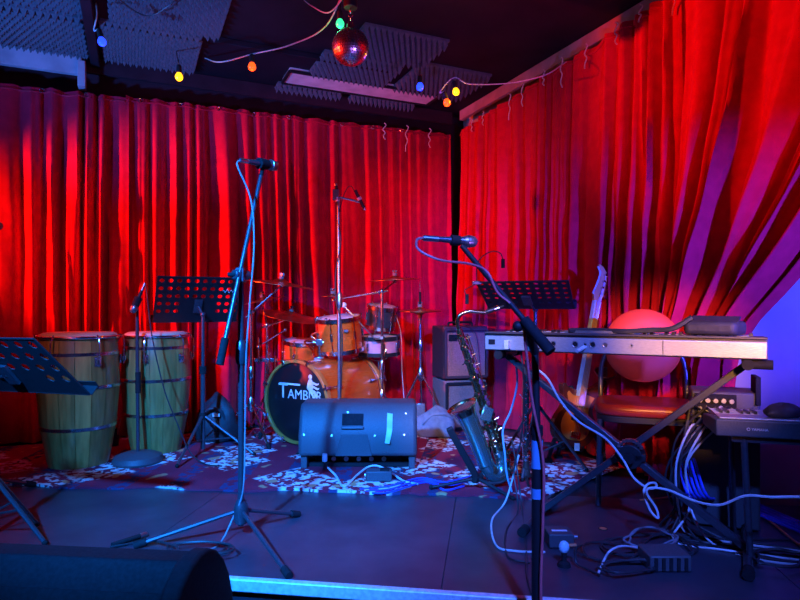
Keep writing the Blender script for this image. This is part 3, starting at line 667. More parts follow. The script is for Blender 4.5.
t = thing('bass_drum', 'orange maple bass drum with black lettered front head', 'drum', V(kf.x, kf.y, 0))
Fk = frame(kf, -ka, (0, 0, 1)).copy()     # z towards the front, x up
Fk = frame(kf, -ka, V(0, 0, 1).cross(-ka)*1)   # x to the viewer's right when looking at the head
obj('shell', Geo().lathe([(kr-.018, .0), (kr-.012, 0), (kr-.012, -kd), (kr-.018, -kd), (kr-.018, 0)], Fk, 48), 'maple', t)
hd = obj('front_head', Geo().lathe([(0, .006), (kr-.024, .006), (kr-.016, 0)], Fk, 48), 'dhead', t)
obj('back_head', Geo().lathe([(0, -kd-.006), (kr-.024, -kd-.006), (kr-.016, -kd)], Fk, 48), 'whead', t)
for z, mm_ in ((0, 'hoopw'), (-kd, 'hoopw')):
    obj('hoop', Geo().lathe([(kr-.02, z-.022), (kr, z-.022), (kr+.002, z+.0), (kr, z+.022), (kr-.02, z+.022), (kr-.02, z-.022)], Fk, 56), mm_, t, bevel=.003)
    obj('flesh_hoop', Geo().ring(kr-.014, .006, Fk@Matrix.Translation((0, 0, z+(.012 if z == 0 else .034))), 56, 6), 'chrome' if z else 'hoopw', t)
for z, sg in ((0, 1), (-kd, -1)):
    for k in range(8):
        a = 2*PI*(k+.5)/8; Lm = Fk@Matrix.Rotation(a, 4, 'Z')
        cl = obj('claw', Geo().box((kr-.002, 0, z+sg*.024), (.034, .02, .008), Lm).box((kr+.008, 0, z), (.01, .02, .052), Lm), 'chrome', t, bevel=.002)
        obj('key_rod', Geo().tube([Lm@V(kr+.014, 0, z+sg*.035), Lm@V(kr+.010, 0, z-sg*.12)], .004, 6).tube([Lm@V(kr+.014, -.022, z+sg*.034), Lm@V(kr+.014, .022, z+sg*.034)], .0045, 6), 'chrome', cl)
        obj('lug', Geo().box((kr-.002, 0, z-sg*.13), (.022, .018, .05), Lm), 'chrome', t, bevel=.003)
pr = Fk@Matrix.Translation((.09, -.14, 0))
obj('port_ring', Geo().lathe([(.052, .006), (.066, .006), (.066, .012), (.052, .012), (.052, .006)], pr, 28), 'blk', hd)
obj('port', Geo().lathe([(0, .0075), (.053, .0075), (.053, .0065)], pr, 28), 'led', hd)
tx = Fk@Matrix.Translation((0, 0, .0072))
g = text_geo('T', .145, tx@Matrix.Translation((-.165, .02, 0)))
g2 = text_geo('AMBUR', .092, tx@Matrix.Translation((-.078, .02, 0))); g.add(g2.v, g2.f)  # initial letter larger
g.box((-.06, .118, 0), (.19, .013, .0012), tx)
obj('lettering', g, 'ink', hd)
tx = tx@Matrix.Translation((.05, .0, .0004))
g = Geo().lathe([(0, 0), (.016, 0), (.016, .001), (0, .001)], tx@Matrix.Translation((.075, .178, 0)), 14)
for poly in ([(.045, .10), (.055, .15), (.07, .165), (.09, .16), (.098, .13), (.10, .10), (.085, .085), (.06, .085)], [(.085, .15), (.135, .135), (.15, .14), (.148, .13), (.13, .123), (.09, .13)],
             [(.09, .125), (.14, .105), (.152, .108), (.15, .098), (.135, .093), (.09, .11)], [(.08, .10), (.12, .085), (.135, .05), (.142, .02), (.128, .025), (.115, .06), (.08, .08)], [(.07, .095), (.10, .075), (.11, .03), (.12, .0), (.105, .005), (.092, .05), (.065, .08)]):
    g.prism(poly, 0, .001, tx)
obj('drummer_emblem', g, 'ink', hd)
for s_ in (-1, 1):
    a = Fk@V(s_*(kr-.02)*.85, -(kr)*.45, -.12); b = Fk@V(s_*(kr+.13), -kr, -.02); b.z = .026
    sp = obj('spur', Geo().tube([a, b], .008, 8), 'chrome', t); obj('rubber_foot', Geo().ball(b, .012), 'rubber', sp)
t, _ = drum('rack_tom', 'orange maple rack tom mounted above the bass drum', P(340, 334, 4.42), (-.08, -.12, 1), .158, .235, 'maple', 'whead', 'whead', lugs=6)
obj('badge', Geo().box((0, 0, 0), (.035, .004, .022), frame(P(346, 331, 4.255), (0, 0, 1), (1, 0, 0))), 'chrome', t, bevel=.002)
drum('hanging_tom', 'orange maple tom tucked behind the bass drum, lower than the other', P(302, 355, 4.74), (.05, -.1, 1), .14, .21, 'maple', 'whead', 'whead', lugs=6)
drum('snare_drum', 'shallow pink pearl snare drum with black hoops', P(379, 345, 4.62), (0, -.06, 1), .148, .125, 'sparkle', 'whead', 'whead', hoop='blk', lugs=8)
drum('small_tom', 'small dark chrome-hooped tom above the pink snare', P(381, 317, 4.86), (.12, -.16, 1), .112, .165, 'satin', 'whead', 'whead', lugs=6)
# tom holder on the bass drum
kt = kf+ka*.24+V(0, 0, kr-.012)
t = thing('tom_holder', 'chrome tom holder rising from the bass drum shell', 'drum hardware', kt)
obj('base_plate', Geo().box(kt+V(0, 0, .008), (.07, .09, .02)), 'chrome', t, bevel=.004)
e1 = P(322, 322, 4.5); kx = V(kt.x-.06, kt.y+.12, 0)
obj('post', Geo().cyl(kt, kt+V(0, 0, .13), .013, 12), 'chrome', t)
kp = kt+V(0, 0, .12)
obj('clamp', Geo().box(kp, (.05, .04, .05)).cyl(kp+V(-.05, 0, .0), kp+V(.05, 0, 0), .012, 10), 'chrome', t, bevel=.004)
obj('arm', Geo().tube(spline([kp, kp+V(-.06, .0, .05), P(322, 330, 4.40), P(321, 318, 4.38)], 5), .008, 8), 'chrome', t)
obj('arm', Geo().tube(spline([kp, kp+V(-.12, .08, .0), P(312, 350, 4.58)], 5), .008, 8), 'chrome', t)
obj('wing_nut', Geo().ball(P(321, 323, 4.36), .018).ball(P(326, 320, 4.36), .014).ball(P(317, 318, 4.36), .014), 'chrome', t)
# snare stand
d0 = 4.62; c = V((379-400)/F*d0, d0, 0)
t = thing('snare_stand', 'chrome snare stand under the pink snare drum', 'drum hardware', c)
ft = [c+V(.26*math.cos(a), .26*math.sin(a), 0) for a in (-.5, 1.7, 3.7)]
tripod_parts(t, c, ft, .26, V(c.x, c.y, .545), .0115, .007, 'chrome', collar=.42)
for a in (-1.2, .9, 3.0):
    e = V(c.x+.15*math.cos(a), c.y+.15*math.sin(a), .612)
    obj('basket_arm', Geo().tube(spline([V(c.x, c.y, .54), V(c.x+.09*math.cos(a), c.y+.09*math.sin(a), .555), e, e+V(0, 0, .025)], 4), .006, 6), 'chrome', t)
# cymbals and stands
def cymbal(label, cen, r, nrm):
    Fm = frame(cen, nrm); b = r*.23
    t = thing('cymbal', label, 'cymbal', cen, 'cymbals')
    pr_ = [(.006, b*.42), (b*.5, b*.38), (b*.85, b*.2), (b, b*.06), (r*.6, -.006), (r, -.020*r/.25), (r, -.020*r/.25-.0018), (r*.6, -.008), (b, b*.06-.002), (b*.5, b*.38-.002), (.006, b*.42-.002), (.006, b*.42)]
    obj('plate', Geo().lathe(pr_, Fm, 44), 'cym', t)
    obj('felt', Geo().cyl(Fm@V(0, 0, b*.40), Fm@V(0, 0, b*.40+.022), .018, 12), 'felt', t)
    obj('wing_nut', Geo().cyl(Fm@V(0, 0, b*.4+.022), Fm@V(0, 0, b*.4+.04), .008, 8).box((0, 0, b*.4+.034), (.034, .005, .014), Fm), 'chrome', t)
    return Fm@V(0, 0, b*.36)
cy1 = cymbal('wide bronze cymbal on the boom beside the tall mic stand', P(281, 282, 4.30), .245, (.14, -.02, 1))
cy2 = cymbal('wide bronze cymbal sloping just above the orange toms', P(291, 314, 4.62), .245, (.20, -.10, 1))
cy3 = cymbal('small dark splash cymbal at the end of the long rod', P(333, 295, 4.55), .095, (.0, -.06, 1))
cy4 = cymbal('bronze crash cymbal above the dark small tom', P(395, 278, 4.66), .205, (-.05, -.03, 1))
cy5 = cymbal('upper hi-hat cymbal of the pair beside the amplifier', P(420, 309, 4.66), .165, (0, -.03, 1))
cymbal('lower hi-hat cymbal of the pair beside the amplifier', P(420, 313, 4.66), .165, (0, .03, -1))
cy6 = cymbal('small bronze cymbal partly behind the wide boom cymbal', P(263, 299, 4.5), .16, (-.2, -.06, 1))
def cym_stand(label, px, d, ztop, ends, feet_a, hub=.30, fr=.28, m='chrome'):
    c = V((px-400)/F*d, d, 0); t = thing('cymbal_stand', label, 'cymbal stand', c)
    tripod_parts(t, c, [c+V(fr*math.cos(a), fr*math.sin(a), .0) for a in feet_a], hub, V(c.x, c.y, ztop), .0105, .008, m, collar=hub+.22)
    tp = V(c.x, c.y, ztop); obj('tilter', Geo().ball(tp, .02).cyl(tp+V(-.025, 0, 0), tp+V(.025, 0, 0), .008, 8), m, t)
    for e in ends:
        nd = Vector(e); obj('boom_arm', Geo().tube([tp+(tp-nd).normalized()*.05, nd-V(0, 0, .045)], .0065, 8), m, t)
        obj('cymbal_post', Geo().cyl(nd-V(0, 0, .05), nd+V(0, 0, .01), .005, 8).ball(nd-V(0, 0, .045), .015), m, t)
    return t, tp
cym_stand('chrome stand with long rod between snare and monitor, two cymbals', 382, 4.42, P(382, 291, 4.42).z, [cy4, cy3], (-1.2, .3, 1.7))
cym_stand('chrome boom stand behind the tall mic stand, beside bass drum', 251, 4.26, P(252, 312, 4.26).z, [cy1], (-.95, .6, 3.2), hub=.27, fr=.32)
cym_stand('chrome stand behind the hanging tom with two tilted arms', 267, 4.52, P(267, 325, 4.52).z, [cy2, cy6], (-1.6, .5, 2.5), fr=.2)
d0 = 4.66; c = V((420.5-400)/F*d0, d0, 0); t = thing('hi_hat_stand', 'chrome hi-hat stand with splayed legs beside the amplifier', 'cymbal stand', c)
tripod_parts(t, c, [c+V(-.24, -.16, 0), c+V(.22, -.13, 0), c+V(.02, .26, 0)], .44, P(420, 314, d0), .011, .008, 'chrome', collar=.66)
obj('pull_rod', Geo().cyl(P(420, 314, d0), P(420, 280, d0), .003, 6), 'chrome', t)
obj('clutch_top', Geo().cyl(P(420, 305, d0), P(420, 292, d0), .010, 10), 'rubber', t)
obj('pedal', Geo().box((c.x, c.y-.17, .035), (.08, .26, .012), None), 'steel', t, bevel=.004)
obj('pedal_frame', Geo().box((c.x, c.y, .11), (.07, .03, .2)), 'steel', t, bevel=.004)
# percussion block and side rods by the left stand
p = P(266, 360, 4.5); t = thing('drum_clamp_bar', 'chrome clamp bar with short rods beside the bass drum', 'drum hardware', V(p.x, p.y, 0))
obj('bar', Geo().box(p, (.17, .03, .028)), 'chrome', t, bevel=.004)
obj('support_post', Geo().cyl(V(p.x-.02, p.y, .012), p, .009, 10), 'chrome', t)
for dx, z0, z1 in ((-.05, -.03, .17), (.03, -.1, .06), (.07, -.12, .03)): obj('rod', Geo().cyl(p+V(dx, -.02, z0), p+V(dx, -.02, z1), .006, 8), 'chrome', t)
obj('cross_rod', Geo().tube([P(262, 344, 4.48), P(285, 330, 4.46)], .005, 6), 'chrome', t); obj('wing_nut', Geo().ball(p+V(-.05, -.02, .1), .018).ball(P(285, 330, 4.46), .014), 'chrome', t)
obj('base_foot', Geo().lathe([(0, 0), (.09, 0), (.08, .012), (0, .02)], Matrix.Translation((p.x-.02, p.y, .013)), 20), 'chrome', t)
# mic on short boom aimed at the snare
t = thing('boom_rod', 'thin silver rod slanting down to the snare, clamped to stand', 'drum hardware', P(347, 307, 4.36))
obj('rod', Geo().tube([P(344, 306, 4.36), P(374, 338, 4.36), P(382, 338, 4.40)], .006, 8), 'steel', t)
obj('clamp', Geo().box(P(379, 338, 4.40), (.06, .03, .02)), 'white', t, bevel=.003); obj('ball_joint', Geo().ball(P(344, 305, 4.36), .02), 'white', t)
cable('drum_cable', 'thin pale cable hanging beside the snare to the rug', [P(396, 315, 4.9), P(401, 335, 4.9), P(402, 370, 4.85), P(404, 400, 4.85), V(.04, 4.85, .012)], .003, 'cord')
# drum rug clutter: bag beside the music stand, drumsticks, grey bag
def lump(name, label, cat, cen, rad, m, seed, flat=.55):
    rn = random.Random(seed); g = Geo(); n, k = 22, 12; vs = []; ph = [rn.uniform(0, 6) for _ in range(8)]
    prof = []
    for i in range(k+1):
        u = PI*i/k
        for j in range(n):
            a = 2*PI*j/n
            w_ = 1+.12*math.sin(3*a+ph[0]+u)+.09*math.sin(5*a+ph[1]-2*u)+.07*math.sin(2*a*2+4*u+ph[2])
            z = -math.cos(u); zz = z if z > -flat else -flat
            vs.append(Vector(cen)+V(math.sin(u)*math.cos(a)*w_*rad[0], math.sin(u)*math.sin(a)*w_*rad[1], (zz+flat)*rad[2]*(1+.12*math.sin(2*a+ph[3]))))
    fs = [(i*n+j, i*n+(j+1) % n, (i+1)*n+(j+1) % n, (i+1)*n+j) for i in range(k) for j in range(n)]
    t = thing(name, label, cat, cen); obj('body', Geo().add(vs, fs), m, t, angle=60); return t
bc = G(212, 444, .013); bc.y += .12
t = lump('gig_bag', 'slumped black bag behind the perforated music stand', 'bag', V(bc.x, bc.y, .013), (.15, .12, .20), 'nylon', 3)
obj('strap', Geo().tube(spline([bc+V(-.08, -.1, .14), bc+V(-.02, -.13, .24), bc+V(.06, -.11, .22), bc+V(.1, -.08, .1)], 6), .010, 6), 'nylon', t)
obj('tag', Geo().box(bc+V(.03, -.125, .20), (.05, .004, .02)), 'white', t)
bc = G(436, 437, .012); bc.y += .1
t = lump('cloth_bag', 'slumped grey fabric bag at the foot of hi-hat stand', 'bag', V(bc.x, bc.y-.05, .012), (.155, .10, .13), 'greycloth', 9)
obj('fold', Geo().tube(spline([bc+V(-.1, -.12, .1), bc+V(-.03, -.13, .16), bc+V(.06, -.12, .17), bc+V(.12, -.08, .13)], 6), .012, 6), 'greycloth', t)
c = G(114, 446, .012); t = thing('stick_pouch', 'small dark stick pouch on rug between the congas', 'pouch', c)
obj('pouch', Geo().lathe([(0, 0), (.03, 0), (.034, .05), (.03, .12), (.025, .12), (.025, .02), (0, .02)], Matrix.Translation(c), 14), 'nylon', t)
for k in range(2):
    a, b = c+V(-.008+.02*k, 0, .03), c+V(.03+.022*k, -.02, .20-.015*k); t = thing('drumstick', ('orange-lit drumstick in the pouch, taller one', 'orange-lit drumstick in the pouch, shorter one')[k], 'drumstick', a)
    obj('shaft', Geo().cyl(a, b, .007, 10, .005), 'wood', t); obj('tip', Geo().ball(b, .007, 8, (1, 1, 1)), 'wood', t)

# ------------------------------------------------------------------ stage monitor wedge, centre
d0 = 3.47; xc = (357.5-400)/F*d0; w2 = .345
t = thing('stage_monitor', 'blue-lit wedge stage monitor with handle and green tape, before drums', 'speaker', V(xc, d0, .012))
MM = Matrix(((0, 0, 1, xc), (1, 0, 0, d0), (0, 1, 0, .014), (0, 0, 0, 1)))        # profile (depth, height) extruded along x
prof = [(.0, .075), (.0, .195), (.055, .33), (.10, .372), (.30, .372), (.42, .10), (.40, .0), (.16, .0), (.13, .075)]
obj('cabinet', Geo().prism(prof, -w2, w2, MM), 'plastic', t, bevel=.022, seg=3)
obj('foot_rail', Geo().box((xc, d0+.22, .024), (.60, .30, .02)), 'rubber', t)
for s_ in (-1, 1): obj('side_cheek', Geo().prism([(.03, .0), (.03, .08), (.14, .08), (.17, 0)], s_*(w2-.03)-.018, s_*(w2-.03)+.018, MM), 'plastic', t, bevel=.004)
obj('jack_plate', Geo().box((xc, d0+.12, .05), (.52, .012, .055)), 'panel', t)
g = Geo()
for k in range(5): g.cyl(V(xc-.15+.075*k, d0+.117, .05), V(xc-.15+.075*k, d0+.105, .05), .014, 14)
obj('socket', g, 'steel', t)
def face(u, v, off=0.0):        # point on the sloped upper back face; v 0..1 from lower crease to top edge
    nrm = V(0, -.135, .055).normalized(); return V(xc+u, d0+.055*v, .014+.195+.135*v)+nrm*off
nrm = V(0, -.135, .055).normalized()
fm = lambda u, v, off: frame(face(u, v, off), nrm, (1, 0, 0))
ho = obj('handle_recess', Geo().box((0, 0, 0), (.125, .07, .006), fm(-.03, .66, .0)), 'panel', t, bevel=.002)
obj('handle_bar', Geo().bar(face(-.095, .32, .010), face(.035, .32, .010), .016, .018, nrm), 'plastic', ho, bevel=.004)
obj('handle_plate', Geo().prism([(-.10, -.155), (.115, -.155), (.085, -.03), (-.065, -.03)], -.004, .004, frame(V(xc-.03, d0-.001, .014+.235), (0, -1, .0), (1, 0, 0))), 'plastic', t, bevel=.002)
obj('tape', Geo().prism([(-.026, -.045), (.000, -.05), (.016, .03), (.018, .125), (-.014, .13), (-.016, .03)], .0005, .0018, frame(V(xc+.185, d0-.0015, .014+.20), nrm, (1, 0, 0))), 'tape', t)
for u, v in ((-.31, .05), (-.15, .02), (.10, .02), (.27, .05), (-.06, .95), (.28, .9)): obj('screw', Geo().cyl(face(u, v, -.002), face(u, v, .003), .005, 10), 'steel', t)
for u in (-.31, .30, .17): obj('seam', Geo().bar(face(u, .0, .0), face(u, .98, .0), .004, .003, (1, 0, 0)), 'plastic', t)
c = V((325-400)/F*3.45, 3.44, .07)
t = thing('cable_plug', 'pale blue plug hanging under the wedge monitor', 'plug', c); obj('body', Geo().cyl(c, c+V(0, 0.0, .045), .015, 12), 'pick', t, bevel=.003); obj('tip', Geo().cyl(c-V(0, 0, .04), c, .009, 10), 'rubber', t)
cable('power_cable', 'white cable looping in front of the wedge monitor', [c+V(.02, -.02, -.03), G(336, 476, .02), G(344, 487, .018), G(356, 476, .03), P(368, 467, 3.4), P(378, 466, 3.38), P(390, 472, 3.36), G(404, 481, .018), G(418, 484, .018)], .0055, 'whitec')
c = G(379, 482, .012); t = thing('power_adapter', 'small black power adapter on rug before the wedge', 'adapter', c)
obj('case', Geo().box(c+V(0, .03, .03), (.14, .07, .055)), 'plastic', t, bevel=.006); obj('ridge', Geo().box(c+V(.03, .03, .06), (.05, .05, .008)), 'rubber', t, bevel=.002); obj('plug_pin', Geo().cyl(c+V(-.08, .03, .03), c+V(-.05, .03, .03), .008, 8), 'steel', t)
for k in range(3):
    cable('stage_cable', 'blue cable snaking on the rug beside the wedge monitor', [G(360+6*k, 489+k*2, .018), G(390, 486+k*3, .018), G(420+3*k, 478+k*2, .018), G(445, 482+k*4, .018), G(470-3*k, 476+k*5, .016)], .005, 'bluec', group='blue cables on the rug')

# ------------------------------------------------------------------ amplifier on grey cabinet
ya = math.radians(16); ar = V(math.cos(ya), math.sin(ya), 0); af = V(math.sin(ya), -math.cos(ya), 0)
ac = P(466, 400, 4.60); ac.z = 0
def cabinet(name, label, z0, z1, w, dep, body, front, frame_m):
    t = thing(name, label, 'amplifier' if 'amp' in name else 'speaker', V(ac.x, ac.y, z0)); Fm = Matrix(((ar.x, -af.x, 0, ac.x), (ar.y, -af.y, 0, ac.y), (0, 0, 1, z0), (0, 0, 0, 1)))
    h = z1-z0
    obj('body', Geo().box((0, dep/2, h/2), (w, dep, h-.01), Fm), body, t, bevel=.01)
    obj('grille_cloth', Geo().box((0, -.003, h*.47), (w-.05, .01, h*.80), Fm), front, t, bevel=.003)
    g = Geo()
    for a, b in (((-w/2+.012, h*.05), (w/2-.012, h*.05)), ((-w/2+.012, h*.93), (w/2-.012, h*.93)), ((-w/2+.012, h*.05), (-w/2+.012, h*.93)), ((w/2-.012, h*.05), (w/2-.012, h*.93))):
        g.bar(Fm@V(a[0], -.008, a[1]), Fm@V(b[0], -.008, b[1]), .024, .02, af)
    obj('front_frame', g, frame_m, t, bevel=.003)
    return t, Fm
cabinet('speaker_cabinet', 'grey cabinet standing under the maroon amplifier', .012, .40, .34, .30, 'greycab', 'greycab', 'panel')
t, Fm = cabinet('guitar_amplifier', 'maroon combo amplifier with pinkish grille on grey cabinet', .402, .815, .36, .28, 'tolex', 'grille', 'tolex')
obj('carry_handle', Geo().tube(spline([Fm@V(-.1, .12, .41), Fm@V(-.08, .12, .435), Fm@V(.08, .12, .435), Fm@V(.1, .12, .41)], 5), .009, 8), 'rubber', t)
obj('badge', Geo().box((-.11, -.012, .32), (.07, .006, .05), Fm), 'panel', t, bevel=.002)
cable('amplifier_cable', 'thin cable draped over the front of the maroon amplifier', [Fm@V(-.06, .05, .43), Fm@V(-.02, -.02, .42), Fm@V(.06, -.035, .36), Fm@V(.09, -.035, .2), Fm@V(.1, -.035, .05), Fm@V(.1, -.05, -.2), Fm@V(.12, -.08, -.38)], .003, 'blackc')

# ------------------------------------------------------------------ tenor saxophone on its stand
D = 3.17
sx = lambda px, py, dd=0: P(px, py, D+dd)
t = thing('tenor_saxophone', 'tenor saxophone with blue-green body and gold keys on stand', 'saxophone', sx(500, 478))
body = spline([sx(460, 332), sx(468, 356), sx(478, 388), sx(489, 420), sx(499, 450)], 6)
obj('body_tube', Geo().tube(body, [.014+.023*i/(len(body)-1) for i in range(len(body))], 16), 'brass', t)
bow = spline([sx(499, 450), sx(503, 462), sx(501, 472, -.01), sx(493, 474, -.02), sx(486, 464, -.03)], 6)
obj('bow', Geo().tube(bow, [.037+.006*i/(len(bow)-1) for i in range(len(bow))], 16), 'teal', t)
bell = spline([sx(486, 464, -.03), sx(480, 448, -.035), sx(473, 430, -.045), sx(466, 414, -.055), sx(462, 406, -.06)], 6); nb = len(bell)
be = obj('bell', Geo().tube(bell[:-1], [.043+.008*(i/nb)+.028*(i/nb)**5 for i in range(nb-1)], 24), 'teal', t)
bd = (sx(462, 406, -.06)-sx(473, 430, -.045)).normalized(); Fb = frame(bell[-2], bd)
obj('bell_rim', Geo().lathe([(.072, -.004), (.080, .006), (.083, .010), (.079, .011), (.068, .0), (.05, -.05)], Fb, 32), 'gold', be)
obj('bell_bore', Geo().lathe([(.070, .002), (.055, -.04), (.0, -.06)], Fb, 24), 'brass', be)
neck = spline([sx(460, 333), sx(457.5, 322, -.005), sx(460, 315, -.01), sx(469, 311.5, -.01), sx(480, 312, -.01), sx(489, 312.5, -.01)], 6)
obj('neck', Geo().tube(neck, [.0125-.004*i/(len(neck)-1) for i in range(len(neck))], 12), 'gold', t)
obj('neck_collar', Geo().cyl(sx(459, 330), sx(462, 338), .018, 14), 'gold', t)
mp = obj('mouthpiece', Geo().tube([sx(486, 312, -.01), sx(492, 310, -.01), sx(504, 306, -.01)], [.012, .013, .006], 12), 'ebony', t)
obj('ligature', Geo().cyl(sx(494.5, 309.3, -.01), sx(499, 307.8, -.01), .0135, 12), 'chrome', mp)
rn = random.Random(4)
for i, k in enumerate(range(1, 24)):
    p = body[k]; tg = (body[min(k+1, len(body)-1)]-body[k-1]).normalized(); rr = .014+.023*k/24
    sd_ = (-1 if i % 3 else 1); lat = V(tg.z, 0, -tg.x)*sd_*.6+V(0, -.8, 0); lat.normalize()
    q = p+lat*(rr+.004)
    kc = obj('key_cup', Geo().lathe([(0, .009), (.012+.007*k/24, .008), (.014+.007*k/24, .002), (.009, 0), (0, 0)], frame(q, lat), 12), 'gold', t)
    obj('key_arm', Geo().tube([q+lat*.008, q+lat*.008+V(.022, .004, .012)*(1 if i % 2 else -1)], .0028, 5), 'gold', kc)
for off in (-.021, .021, .030):
    l = [p+V(off, -.018, off*.4) for p in body[1:-1]]; obj('key_rod', Geo().tube(l, .0028, 6), 'gold', t)
for (ax, ay, bx, by) in ((476, 400, 470, 415), (484, 430, 476, 440), (490, 446, 482, 455)): obj('brace', Geo().tube([sx(ax, ay), sx(bx, by, -.03)], .004, 6), 'gold', t)
obj('key_guard', Geo().box((0, 0, 0), (.06, .075, .012), frame(sx(487, 414, -.045), (.1, -1, .2), (.9, 0, -.3))), 'teal', t, bevel=.006)
for px, py, r_k in ((476, 440, .017), (481, 454, .017), (507, 462, .014), (509, 452, .012), (511, 470, .012), (494, 470, .02)):
    q = sx(px, py, -.055); obj('key_cup', Geo().lathe([(0, .008), (r_k, .007), (r_k*1.15, 0), (0, 0)], frame(q, (.1, -1, .1)), 14), 'gold', t)
g = Geo()
for k in range(4): g.ring(.014, .0025, frame(sx(492+2*k, 436+8*k, -.045), (.1, -1, .1)), 14, 5)
obj('key_guard_ring', g, 'gold', t)
# sax stand
t = thing('saxophone_stand', 'black folding saxophone stand holding the tenor saxophone', 'instrument stand', V(sx(478, 480).x, 3.2, .01))
obj('main_bar', Geo().bar(sx(449, 428, -.12), sx(476, 476, -.06), .034, .026, (1, 0, 0)), 'blk', t, bevel=.004)
hb = sx(477, 478, -.05); obj('joint', Geo().cyl(hb+V(-.02, -.02, 0), hb+V(.02, .02, 0), .022, 12), 'rubber', t)
for e in (G(513, 500, .006), G(431, 489, .018), V(.42, 3.52, .018)):
    lg = obj('leg', Geo().tube([hb, V(e.x, e.y, e.z+.008)], .009, 8), 'blk', t); obj('rubber_foot', Geo().ball(V(e.x, e.y, e.z+.009), .0115), 'rubber', lg)
obj('cradle', Geo().tube(spline([hb, sx(490, 483, -.05), sx(505, 480, -.04), sx(512, 466, -.04)], 6), .009, 8), 'blk', t)
obj('rest_arm', Geo().tube(spline([hb+V(.03, .05, 0), sx(490, 450, .06), sx(487, 415, .055)], 5), .008, 8), 'blk', t)
cable('saxophone_cable', 'dark strap cable hanging from keyboard down past the saxophone', [P(516, 362, 2.9), P(517, 385, 3.0), P(511, 410, 3.05), P(503, 430, 3.08), P(505, 455, 3.06), P(507, 475, 3.05), G(512, 492, .02)], .005, 'bluetape')

# clarinet on a peg
D2 = 3.28; cl0, cl1 = P(526, 476, D2), P(527, 352, D2)
t = thing('clarinet', 'slim black clarinet with silver keys standing on peg', 'clarinet', cl0)
L_ = cl1-cl0; Fc_ = frame(cl0, L_); hL = L_.length
obj('body', Geo().lathe([(0, 0), (.030, 0), (.026, .02), (.016, .07), (.0135, .10), (.0135, hL*.9), (.010, hL*.93), (.006, hL), (0, hL)], Fc_, 16), 'ebony', t)
for z in (.10, .30, .48, .62): obj('ring_band', Geo().lathe([(.0135, z), (.0165, z+.002), (.0165, z+.012), (.0135, z+.014)], Fc_, 16), 'chrome', t)
for k in range(15):
    z = .09+k*(hL*.8-.09)/15; a = (-1.9, -1.1, -1.5, -2.4)[k % 4]; q = Fc_@V(.0145*math.cos(a), .0145*math.sin(a), z); o_ = (q-Fc_@V(0, 0, z)).normalized(); o_ = V(o_.x, -abs(o_.y), 0).normalized()
    q = Fc_@V(0, 0, z)+o_*.0145
    kc = obj('key_cup', Geo().lathe([(0, .008), (.008, .007), (.010, .001), (0, 0)], frame(q, o_), 10), 'chrome', t)
    obj('key_lever', Geo().tube([q+o_*.009, q+o_*.012+V(-.022 if k % 2 else .02, 0, .03)], .003, 5), 'chrome', kc)
obj('key_rod', Geo().tube([Fc_@V(0, 0, .09)+V(-.02, -.006, 0), Fc_@V(0, 0, hL*.8)+V(-.02, -.006, 0)], .0028, 6), 'chrome', t)
t = thing('clarinet_stand', 'small black peg stand beneath the clarinet', 'instrument stand', V(cl0.x, cl0.y, .01))
cz = V(cl0.x, cl0.y, 0)
obj('peg', Geo().lathe([(0, .01), (.02, .01), (.012, .05), (.010, cl0.z-.002), (0, cl0.z-.002)], Matrix.Translation(cz), 12), 'blk', t)
for a in (.4, 2.5, 4.6): obj('leg', Geo().tube([cz+V(0, 0, .04), cz+V(.14*math.cos(a), .14*math.sin(a), .018)], .007, 6), 'blk', t)

# ------------------------------------------------------------------ bass guitar on A-frame stand
gb, gt_ = P(570, 446, 3.58), P(599, 270, 3.72); gu = (gt_-gb).normalized()
gx = V(.86, .40, 0); gx = (gx-gu*gx.dot(gu)).normalized(); gn = gx.cross(gu).normalized()     # gn towards the camera
if gn.y > 0: gn = -gn
Fg = Matrix(((gx.x, gu.x, gn.x, gb.x), (gx.y, gu.y, gn.y, gb.y), (gx.z, gu.z, gn.z, gb.z), (0, 0, 0, 1)))
t = thing('bass_guitar', 'amber sunburst bass guitar with pale maple neck leaning on stand', 'guitar', gb)
half = [(0, 0), (.07, .005), (.13, .04), (.158, .10), (.15, .16), (.118, .21), (.112, .25), (.135, .31), (.168, .37), (.185, .42), (.17, .43), (.12, .395), (.07, .36), (.04, .345)]
lh = [(0, 0), (.07, .005), (.135, .04), (.16, .10), (.15, .16), (.122, .21), (.115, .25), (.13, .30), (.145, .34), (.13, .36), (.09, .34), (.04, .335)]
out = spline([(x, y, 0) for x, y in half], 3)+[V(-x, y, 0) for x, y in reversed([(q.x, q.y) for q in spline([(x, y, 0) for x, y in lh], 3)])][:-1]
obj('body', Geo().prism([(p.x, p.y) for p in out], -.02, .02, Fg), 'dkwood', t, bevel=.008)
inn = [(p.x*.70, .17+(p.y-.17)*.78) for p in out if abs(p.x) < .16 and p.y < .37]
obj('top_panel', Geo().prism(inn, .018, .0225, Fg), 'sunburst', t, bevel=.002)
GL = (gt_-gb).length
obj('neck', Geo().prism([(-.032, .24), (.032, .24), (.022, GL-.2), (-.022, GL-.2)], .016, .038, Fg), 'mapleneck', t, bevel=.006)
obj('fingerboard_edge', Geo().prism([(-.035, .30), (-.027, .30), (-.019, GL-.2), (-.025, GL-.2)], .014, .042, Fg), 'pick', t)
hs = [(-.022, GL-.2), (.022, GL-.2), (.045, GL-.16), (.05, GL-.06), (.04, GL-.01), (.005, GL+.02), (-.025, GL+.03), (-.03, GL+.01), (-.005, GL-.02), (-.012, GL-.08), (-.035, GL-.15)]
he = obj('headstock', Geo().prism(hs, .01, .028, Fg), 'mapleneck', t, bevel=.003)
edge = spline([Fg@V(x, y, .02) for x, y in ((-.036, GL-.16), (-.013, GL-.08), (-.006, GL-.02), (-.031, GL+.012))], 6)
obj('edge_binding', Geo().tube(edge, .0065, 6), 'pick', he)
